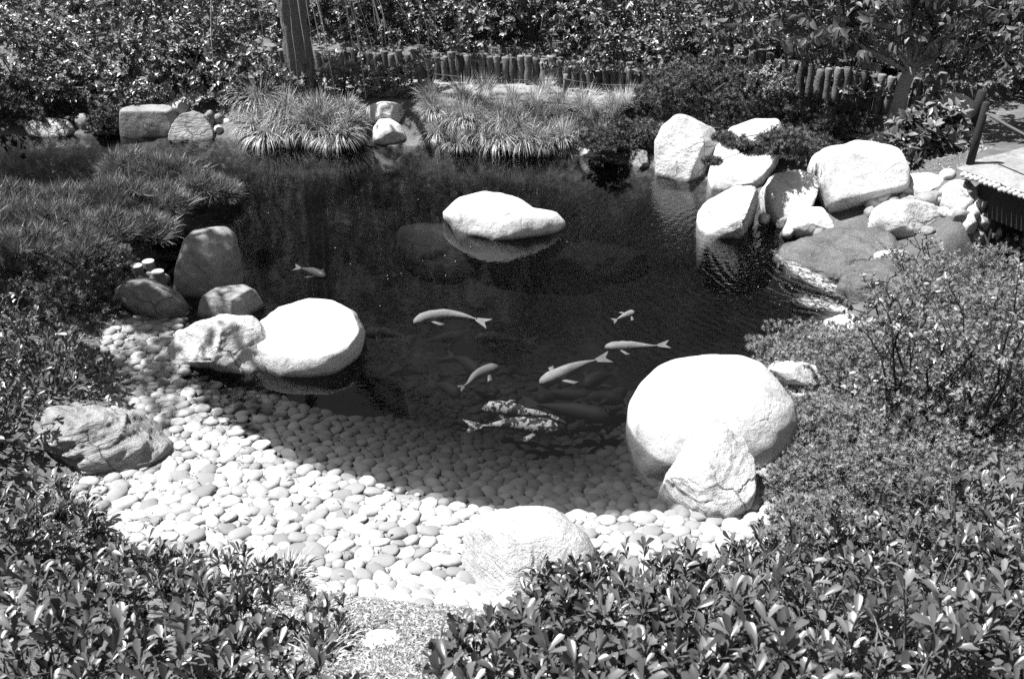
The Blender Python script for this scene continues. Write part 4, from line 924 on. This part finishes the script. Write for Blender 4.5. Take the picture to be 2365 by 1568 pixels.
tp = np.array([tuple(t) for t in tipsC]); tp = np.concatenate([tp, tp + rng.normal(0, .12, tp.shape), tp + rng.normal(0, .2, tp.shape)])
fr, A = shoots(tp, unit(tp - np.array([0, 0, .8])), 7, .13, 505, -.2, .4, 40, 80, droop=.75); leaf_cloud('crown', LEAF_CHERRY, fr, M['leaf_cherry'], e, kind='stuff')
# shade tree beyond the left edge whose boughs dapple the pine, the standing stone and the beach behind it
r = random.Random(13)
pt = np.array([-6.6, 7.4, float(zat(-6.6, 7.4)[0])]); e = empty('shade_tree', tuple(pt), label='tall tree left of the pond whose boughs shade the dwarf pine', cat='tree')
mb = MB(); limb(mb, (0, 0, -.2), (.3, 0, 5.2), .2, .08, .06, r, 8, 10); obj('trunk', mb.build('trunk', M['bark']), e)
ps = []
for k in range(11):
    en = Vector((r.uniform(-.6, 1.75), r.uniform(-1.3, .7), r.uniform(4.2, 5.6))); mb = MB(); limb(mb, (.25, 0, r.uniform(3.6, 4.8)), en, .05, .015, .05, r); obj('branch', mb.build('branch', M['bark']), e)
    ps.append(dome_points(48, .42, .42, .24, 600+k, .4, 2, -.9, .6)[0] + np.array(en))
p = np.concatenate(ps); fr, A = shoots(p, unit(p - np.array([.8, 0, 4.4])), 6, .12, 606); leaf_cloud('crown', LEAF_MID, fr, M['leaf_far'], e, kind='stuff')

# ------------------------------------------------------------------ near shrubs with large leaves
NEARM = []
for i in range(5):
    t = spatulate(6, .19 + .014*i, .10 + .06*i, -.05 + .1*i); NEARM.append(mesh('leaf', t[0], t[1], M['leaf_one']))
def near_shrub(label, base, rx, ry, h, n, per, ln, seed, lump=.3, keep=300, inner=.3):
    e = empty('leafy_shrub', tuple(base), label=label, cat='shrub')
    p, nrm = dome_points(n, rx, ry, h, seed, lump, 3.0, -.1, inner)
    (O, S, L, N, sc, tone), A = shoots(p, nrm, per, ln, seed, 1.1, .35, 14, 62)
    wpos = O + base; u, v = px_of(wpos); dd = np.linalg.norm(wpos - CAM, axis=1)
    vis = (u > -30) & (u < W0+30) & (v > -30) & (v < H0+40)
    outer = np.linalg.norm((O/np.array([rx, ry, h])), axis=1)
    score = np.where(vis, sc/dd*(outer > .75), -1); ids = np.argsort(-score)[:keep]; ids = ids[score[ids] > 0]
    one = np.zeros(len(O), bool); one[ids] = True
    for i in ids:
        o = bpy.data.objects.new('leaf', NEARM[i % 5]); COL.objects.link(o); o.parent = e
        m = Matrix.Identity(4)
        for c, a in enumerate((S[i], L[i], N[i])):
            for q in range(3): m[q][c] = a[q]*sc[i]
        for q in range(3): m[q][3] = O[i][q]
        o.matrix_local = m
    r0 = ~one
    if r0.any(): leaf_cloud('foliage', LEAF_NEAR, (O[r0], S[r0], L[r0], N[r0], sc[r0], tone[r0]), M['leaf'], e, kind='stuff')
    mb = MB(); tips = p[::2]; sidx = np.arange(0, len(p), 2)
    for q, t in zip(sidx, tips):
        a = t - A[q]*ln*1.6; root = np.array([t[0]*.25, t[1]*.25, -.05]); mb.tube([tuple(root), tuple(root*.4 + a*.6 - np.array([0, 0, .02])), tuple(a), tuple(t)], [.006, .005, .004, .002], 4)
    obj('stem', mb.build('stem', M['twig']), e)
nr_ = [ # right hedge
 ((1320, 1425), .30, .26, .24, 46, .092, 'hedge shrub covering the foot of the broad buried boulder'), ((1540, 1410), .32, .28, .26, 56, .092, 'hedge shrub facing the gap between buried and cracked boulders'),
 ((1770, 1385), .34, .3, .30, 64, .09, 'hedge shrub below the cracked boulder'), ((1990, 1330), .36, .32, .34, 70, .085, 'hedge shrub against the creeping juniper mats'), ((2230, 1260), .42, .36, .38, 84, .08, 'hedge shrub at the far right end of the back row'),
 ((1180, 1560), .30, .26, .24, 44, .095, 'hedge shrub bordering the dry litter'), ((1400, 1560), .34, .3, .28, 60, .095, 'hedge shrub second from the dry litter in the front row'), ((1640, 1540), .36, .32, .32, 70, .095, 'hedge shrub in the middle of the front row'),
 ((1890, 1510), .38, .34, .36, 78, .09, 'hedge shrub right of the middle of the front row'), ((2140, 1470), .40, .36, .4, 84, .09, 'hedge shrub second from the outer end of the front row'), ((2370, 1400), .42, .36, .42, 84, .088, 'hedge shrub at the outer end of the front row'),
 ((1080, 1720), .26, .24, .2, 34, .095, 'hedge shrub at the lower corner by the dry litter'), ((1300, 1740), .32, .28, .26, 56, .095, 'hedge shrub nearest row, beside the corner one'), ((1560, 1740), .34, .3, .3, 64, .095, 'hedge shrub nearest row, in its middle'),
 ((1830, 1720), .36, .32, .34, 70, .095, 'hedge shrub nearest row, right of its middle'), ((2110, 1680), .38, .34, .38, 76, .095, 'hedge shrub nearest row, close to its outer end'), ((2370, 1620), .4, .34, .4, 80, .095, 'hedge shrub nearest row, at its outer end'),
 # left
 ((60, 1330), .34, .3, .36, 60, .095, 'leafy bush in front of the jagged layered rock'), ((300, 1420), .32, .24, .16, 40, .09, 'sparse low shrub on the litter where the beach begins'), ((520, 1440), .28, .22, .14, 30, .09, 'sparse low shrub at the tip of the left planting by the pebbles'),
 ((120, 1520), .36, .32, .24, 60, .095, 'leafy low shrub in the left corner planting'), ((380, 1560), .34, .28, .2, 46, .095, 'leafy low shrub in the middle of the left planting'), ((640, 1540), .24, .22, .12, 20, .09, 'thin low shrub at the litter edge of the left planting'),
 ((60, 1700), .36, .3, .26, 56, .095, 'left planting shrub at the corner of the lower row'), ((320, 1720), .34, .3, .22, 48, .095, 'left planting shrub in the lower row, middle'), ((580, 1710), .28, .26, .16, 30, .095, 'left planting shrub in the lower row, beside the litter'),
 ((100, 960), .40, .36, .5, 84, .085, 'dark leafy bush above the jagged layered rock'), ((-40, 1090), .38, .36, .5, 70, .09, 'dark leafy bush at the left of the jagged layered rock'), ((-60, 880), .42, .4, .55, 70, .085, 'dark leafy bush under the pine at the left margin')]
for i, (b, rx, ry, h, n, ln, lab) in enumerate(nr_):
    near_shrub(lab, at(b[0], b[1] - (60 if i > 16 else 10)), rx*(1.05 if i < 17 else 1.2), ry*(1.05 if i < 17 else 1.2), h, int(n*(1.8 if i < 17 else 2.2 if i < 26 else 1.8)), 9, ln*.84, 700+i, keep=260)
# one tall sprig in the hedge against the pebbles
bs = at(1722, 1345); e = empty('leafy_sprig', tuple(bs), label='single tall sprig of leaves standing above the hedge against pale pebbles', cat='sprig')
mb = MB(); mb.tube([(0, 0, -.05), (.005, 0, .15), (0, 0, .28)], [.006, .005, .003], 5); obj('stem', mb.build('stem', M['twig']), e)
(O, S, L, N, sc, tone), A = shoots(np.array([[0, 0, .27], [0, 0, .21]]), np.array([[0, 0, 1.0], [0, 0, 1.0]]), 8, .1, 3, 1, .05, 20, 70)
for i in range(len(O)):
    o = obj('leaf', NEARM[i % 5], e); m = Matrix.Identity(4)
    for c, a in enumerate((S[i], L[i], N[i])):
        for q in range(3): m[q][c] = a[q]*sc[i]
    for q in range(3): m[q][3] = O[i][q]
    o.matrix_local = m
# leggy bushes on the right slope: dark stems and scattered leaves
def leggy(label, base, n, h, spread, seed, mat='leaf_pale', ln=.05):
    e = empty('leggy_bush', tuple(base), label=label, cat='bush'); r = random.Random(seed); tips, dirs = [], []
    for k in range(n):
        a = r.uniform(0, 6.28); mb = MB(); en = Vector((math.cos(a)*spread*r.uniform(.3, 1), math.sin(a)*spread*.7, h*r.uniform(.6, 1)))
        pts = limb(mb, (0, 0, -.05), en, .010, .004, .03, r, 6, 5)
        for q in range(7):
            s = pts[r.randint(2, 6)]; d = Vector((r.uniform(-1, 1), r.uniform(-1, 1), r.uniform(-.1, .9))).normalized()*h*.28; mb.tube([tuple(s), tuple(s+d)], [.004, .0015], 4)
            for w in (.4, .7, 1.0): tips.append(tuple(s + d*w)); dirs.append(tuple(d.normalized()))
        obj('stem', mb.build('stem', M['timber']), e)
    fr, A = shoots(np.array(tips), np.array(dirs), 5, ln, seed, .2); leaf_cloud('foliage', LEAF_FAR, fr, M[mat], e, kind='stuff')
leggy('tall leggy bush with dark bare stems on the right slope', at(2090, 1000), 9, 1.0, .45, 41, 'leaf_far', .05)
leggy('leggy bush with dark stems nearer the frame edge on the right slope', at(2260, 1010), 9, 1.0, .5, 42, 'leaf_far', .05)
leggy('airy pale twiggy bush beside the wet cascade rocks', at(2150, 690), 9, .5, .45, 43, 'leaf_pale', .03)
leggy('thin leafy bush between wet rock and creeping juniper', at(2060, 800), 7, .45, .35, 44, 'leaf_far', .04)

# ------------------------------------------------------------------ dry litter
def litter(name, poly_px, n, seed, label, ln=(.010, .036), lift=.014):
    poly = np.array([hit(u, v)[:2] for u, v in poly_px]); r = np.random.default_rng(seed); x0, y0 = poly.min(0); x1, y1 = poly.max(0)
    p = np.stack([r.uniform(x0, x1, n*3), r.uniform(y0, y1, n*3)], 1); p = p[inside(p, poly)][:n]; m = len(p)
    a = r.uniform(0, 6.28, m); L = unit(np.stack([np.cos(a), np.sin(a), r.normal(0, .25, m)], 1)); N = unit(np.stack([r.normal(0, .3, m), r.normal(0, .3, m), np.ones(m)], 1)); S = unit(np.cross(L, N)); N = np.cross(S, L)
    O = np.stack([p[:, 0], p[:, 1], zat(p[:, 0], p[:, 1]) + r.uniform(.003, lift, m)], 1); l = r.uniform(*ln, m); sc = np.stack([l*r.uniform(.2, .7, m), l, l], 1)
    v, f = scatter(LEAF_FAR[0]*np.array([1, 1, .6]), LEAF_FAR[1], O, S, L, N, sc)
    obj(name, mesh(name, v, f, M['litter'], True, np.repeat(r.uniform(0, 1, m)**1.2, len(LEAF_FAR[0]))), kind='stuff', label=label, cat='litter')
litter('dry_leaf_litter', [(520, 1700), (560, 1330), (700, 1330), (860, 1390), (1000, 1400), (1130, 1410), (1130, 1700)], 20000, 1, 'pale dry leaf and twig litter on the ground at the front')
litter('dry_twig_litter', [(60, 1130), (230, 1080), (420, 1085), (300, 1180), (480, 1290), (300, 1330), (60, 1300)], 7000, 2, 'dark dry twig litter beside the jagged layered rock')
litter('fallen_leaf_litter', [(60, 720), (230, 690), (300, 740), (240, 830), (120, 820)], 2000, 3, 'fallen litter in shade under the pine by the pebbles')

litter('bank_litter', [(2060, 400), (2090, 350), (2240, 330), (2300, 345), (2225, 400), (2120, 430)], 2500, 4, 'dry litter on the ground between the biggest boulder and the bridge')
litter('beach_debris', [(300, 800), (430, 880), (640, 1060), (1000, 1170), (1500, 1210), (1500, 1300), (1000, 1380), (600, 1300), (300, 1230), (400, 1050)], 420, 6, 'scattered fallen leaves and twigs lying on the pebble beach', (.012, .05), .05)
# ------------------------------------------------------------------ koi
def koi(label, spine_px, width, mat, seed, z=-.20, fins=True, flip=1):
    width *= 1.22
    pts = [P(u, v, z) for u, v in spine_px]; base = pts[len(pts)//2]; pts = [Vector(tuple(p - base)) for p in pts]
    flip = -1 if pts[-1].x > pts[0].x else 1
    # resample a smooth spine
    def cr(t):
        n = len(pts)-1; i = min(int(t*n), n-1); f = t*n - i
        p0, p1, p2, p3 = pts[max(i-1, 0)], pts[i], pts[i+1], pts[min(i+2, n)]
        return .5*((2*p1) + (p2-p0)*f + (2*p0-5*p1+4*p2-p3)*f*f + (3*p1-p0-3*p2+p3)*f**3)
    NS, NR = 22, 12; V, Fq = [], []; Ltot = sum((pts[i+1]-pts[i]).length for i in range(len(pts)-1))
    prof = lambda t: max(.04, (min(1, (t/.16))**.55)*(1 - max(0, (t-.3)/.55)**1.5*.86)) if t < .88 else .16
    for i in range(NS+1):
        t = i/NS*.84; c = cr(t); d = (cr(min(t+.02, 1)) - cr(max(t-.02, 0))).normalized(); s = d.cross(Vector((0, 0, 1))).normalized(); w = width*prof(t/.95)
        for k in range(NR):
            a = 2*math.pi*k/NR; hz = math.sin(a)*w*1.05
            if math.sin(a) > .95: hz += width*.22*max(0, 1 - abs(t-.42)/.16)          # dorsal ridge
            V.append(c + s*math.cos(a)*w + Vector((0, 0, hz)))
    for i in range(NS):
        for k in range(NR): q = (k+1) % NR; Fq.append((i*NR+k, i*NR+q, (i+1)*NR+q, (i+1)*NR+k))
    Fq.append(tuple(range(NR))[::-1])
    # forked tail grows out of the last ring, standing upright and slightly fanned
    c, d = cr(.84), (cr(1.0) - cr(.84)).normalized(); s = d.cross(Vector((0, 0, 1))).normalized(); tl = Ltot*.2; b = len(V)
    up = (Vector((0, 0, .55)) + s*.85*flip).normalized(); th = s*.004
    for sg in (1, -1): V += [c - d*.01 + th*sg, c + up*width*.25 + th*sg, c + d*tl*1.0 + up*width*.95 + th*sg*.3, c + d*tl*.62 + th*sg*.3, c + d*tl*1.0 - up*width*.95 + th*sg*.3, c - up*width*.25 + th*sg]
    for k in (0, 6): Fq += [(b+k, b+k+1, b+k+2, b+k+3), (b+k, b+k+3, b+k+4, b+k+5)]
    o = obj('koi', mesh('koi', V, Fq, M[mat], True, np.full(len(V), .5 + .3*math.sin(seed))), loc=tuple(base), label=label, cat='fish')
    if fins:
        t = .26; c = cr(t); d = (cr(t+.03) - cr(t-.03)).normalized(); s = d.cross(Vector((0, 0, 1))).normalized()
        for sg in (1, -1):
            root = c + s*sg*width*.8; tip = root + s*sg*width*2.0 + d*width*1.3; 
            fv = [root - d*width*.25, root + d*width*.3, tip + d*width*.45, tip - d*width*.55]; fv = [q - Vector((0, 0, width*.3)) for q in fv] + [q - Vector((0, 0, width*.3 + .004)) for q in fv]
            obj('fin', mesh('fin', fv, [(0, 1, 2, 3), (7, 6, 5, 4), (0, 4, 5, 1), (1, 5, 6, 2), (2, 6, 7, 3), (3, 7, 4, 0)], M[mat], True, [.5]*8), o)
    return o
koi('long white koi swimming alone, body arched, tail fanned', [(955, 746), (990, 733), (1040, 727), (1085, 733), (1122, 745)], .043, 'koi_white', 1)
koi('slim white koi near the dome boulder, with dark tail base', [(1396, 802), (1430, 800), (1470, 799), (1505, 799), (1542, 795)], .033, 'koi_white', 2)
koi('white koi slanting with nose toward the beach, beside dark fish', [(1246, 884), (1285, 868), (1325, 850), (1362, 836), (1400, 826)], .045, 'koi_white', 3)
koi('pale grey koi bent in a curve left of the slanting white one', [(1152, 848), (1125, 855), (1098, 868), (1080, 886), (1055, 900)], .036, 'koi_grey', 4)
koi('mottled white backed koi, upper of the spotted pair', [(1113, 943), (1155, 943), (1205, 950), (1255, 957), (1300, 962)], .045, 'koi_mottled', 5)
koi('black and white spotted koi, lower and larger of the spotted pair', [(1294, 992), (1245, 985), (1190, 979), (1135, 982), (1080, 985)], .050, 'koi_mottled', 6, flip=-1)
koi('small pale koi beneath the ripples near the cascade', [(1466, 722), (1455, 725), (1442, 730), (1428, 736), (1418, 740)], .025, 'koi_white', 7, -.16)
koi('dim grey koi beyond the round flat topped boulder', [(752, 640), (735, 632), (718, 626), (700, 621), (685, 618)], .034, 'koi_grey', 8, -.34)
koi('black koi beside the spotted pair, pointing at the dome boulder', [(1408, 965), (1360, 955), (1310, 946), (1260, 937), (1212, 930)], .050, 'koi_dark', 9, -.14)
koi('black koi tucked under the slanting white one', [(1350, 892), (1370, 878), (1390, 870), (1408, 866), (1425, 862)], .045, 'koi_dark', 10, -.14)
koi('dark koi just behind the black one, crosswise', [(1370, 912), (1335, 914), (1300, 910), (1270, 905), (1244, 900)], .040, 'koi_dark', 11, -.18)
koi('dark koi below the long white koi, left one', [(1072, 775), (1045, 778), (1018, 782), (992, 786), (970, 792)], .036, 'koi_dark', 12, -.2)
koi('dark koi below the long white koi, right one with forked tail', [(1094, 782), (1130, 780), (1165, 781), (1200, 785), (1238, 788)], .040, 'koi_dark', 13, -.2)
koi('dark koi emerging from the shade of the round flat topped boulder', [(840, 770), (870, 768), (898, 770), (925, 775), (950, 784)], .040, 'koi_dark', 14, -.2)
koi('dark koi heading toward the bent grey one', [(1108, 862), (1090, 846), (1072, 834), (1055, 826), (1036, 820)], .040, 'koi_dark', 15, -.2)
koi('dark koi at the edge of the pebbled shallows', [(1060, 915), (1045, 902), (1028, 893), (1010, 888), (990, 884)], .040, 'koi_dark', 16, -.18)

koi('dark koi crossing behind the black one toward the dome boulder', [(1440, 925), (1400, 918), (1360, 922), (1325, 930), (1290, 936)], .045, 'koi_dark', 17, -.2)
koi('dark koi nose down between the spotted pair and dark group', [(1240, 925), (1262, 918), (1285, 915), (1305, 908), (1325, 898)], .04, 'koi_dark', 18, -.22)
koi('dark koi close along the left side of the dome boulder', [(1445, 900), (1425, 912), (1408, 920), (1390, 930), (1370, 935)], .04, 'koi_dark', 19, -.2)
# ------------------------------------------------------------------ white water of the cascade and specks afloat
def foam(label, path, w0, w1, seed):
    r = np.random.default_rng(seed); pts = [np.array(p) for p in path]; base = pts[0]; n, m = 40, 14; V, Fq = [], []
    for i in range(n+1):
        t = i/n*(len(pts)-1); k = min(int(t), len(pts)-2); f = t - k; c = pts[k]*(1-f) + pts[k+1]*f; d = unit(pts[k+1]-pts[k]); s = unit(np.cross(d, [0, 0, 1])); w = w0 + (w1-w0)*i/n
        for j in range(m+1):
            a = j/m*2 - 1; wob = .3*math.sin(i*.5 + seed); V.append(c + s*(a + wob*.3)*w + np.array([0, 0, .006*(1-a*a)]) - base)
    T = np.array([(1 - abs(j/m*2-1)**2)*min(1, i/6)*min(1, (n-i)/10) for i in range(n+1) for j in range(m+1)]); V = np.array(V); V[:, 2] += .006*fbm(V*np.array([22, 22, 0]) + seed, seed, 3); dv = pts[-1] - pts[0]; fa = math.atan2(dv[1], dv[0]); V = V@np.array([[math.cos(fa), -math.sin(fa), 0], [math.sin(fa), math.cos(fa), 0], [0, 0, 1]])
    for i in range(n):
        for j in range(m): q = i*(m+1)+j; Fq.append((q, q+1, q+m+2, q+m+1))
    e = empty('cascade', tuple(base), label=label, cat='cascade'); e.rotation_euler = (0, 0, fa); obj('white_water', mesh('white_water', V, Fq, M['foam'], True, T), e, kind='stuff')
    nb = 26; ii = r.integers(0, len(V), nb); O = V[ii] + np.stack([r.normal(0, .06, nb), r.normal(0, .06, nb), r.uniform(0, .02, nb)], 1); O[:, 2] = np.maximum(O[:, 2], .004 - base[2])
    tv, tf = ico(1); I = np.tile(np.eye(3), (nb, 1, 1)); v, f = scatter(tv, tf, O, I[:, 0], I[:, 1], I[:, 2], r.uniform(.002, .006, nb))
    obj('foam_bubbles', mesh('foam_bubbles', v, f, M['koi_white'], True, np.full(len(v), 1.0)), e, kind='stuff')
foam('white water sliding past the left edge of the wet slab', [P(1790, 575, .012), P(1835, 612, .012), P(1880, 645, .012), P(1940, 672, .012), P(1985, 690, .012)], .08, .15, 1)
foam('thin white water spilling below the second wet rock', [P(1990, 735, .012), P(1955, 718, .012), P(1905, 702, .012), P(1830, 690, .012)], .07, .12, 2)
nb = 30; r = np.random.default_rng(8)
uv = np.concatenate([np.stack([r.uniform(600, 1750, nb), r.uniform(420, 720, nb)], 1), np.stack([r.normal(1850, 80, 40), r.normal(660, 45, 40)], 1)])
O = np.array([P(a, b, .004) for a, b in uv]); O = O[sdist(O[:, :2], SH) < -.1]; nb = len(O); a = r.uniform(0, 6.28, nb)
L = np.stack([np.cos(a), np.sin(a), 0*a], 1); N = np.tile([0, 0, 1.0], (nb, 1)); S = np.cross(L, N); v, f = scatter(LEAF_FAR[0]*np.array([1.6, 1, .3]), LEAF_FAR[1], O, S, L, N, r.uniform(.005, .012, nb))
obj('floating_petals', mesh('floating_petals', v, f, M['koi_white'], True, np.full(len(v), 1.0)), kind='stuff', label='scattered pale petals and bubbles afloat on the pond', cat='petals')

# low grass among the left planting
TUFT = [sedge_mesh(220+i, 90, .16, .8) for i in range(3)]
for u, v in [(600, 1330), (680, 1370), (740, 1420), (780, 1470), (740, 1520), (660, 1340), (200, 1200), (150, 1180)]:
    clump(u, v, TUFT, 'short grass tuft among the low shrubs beside the pebble beach', 'short grass tufts in the left planting', 1.0)
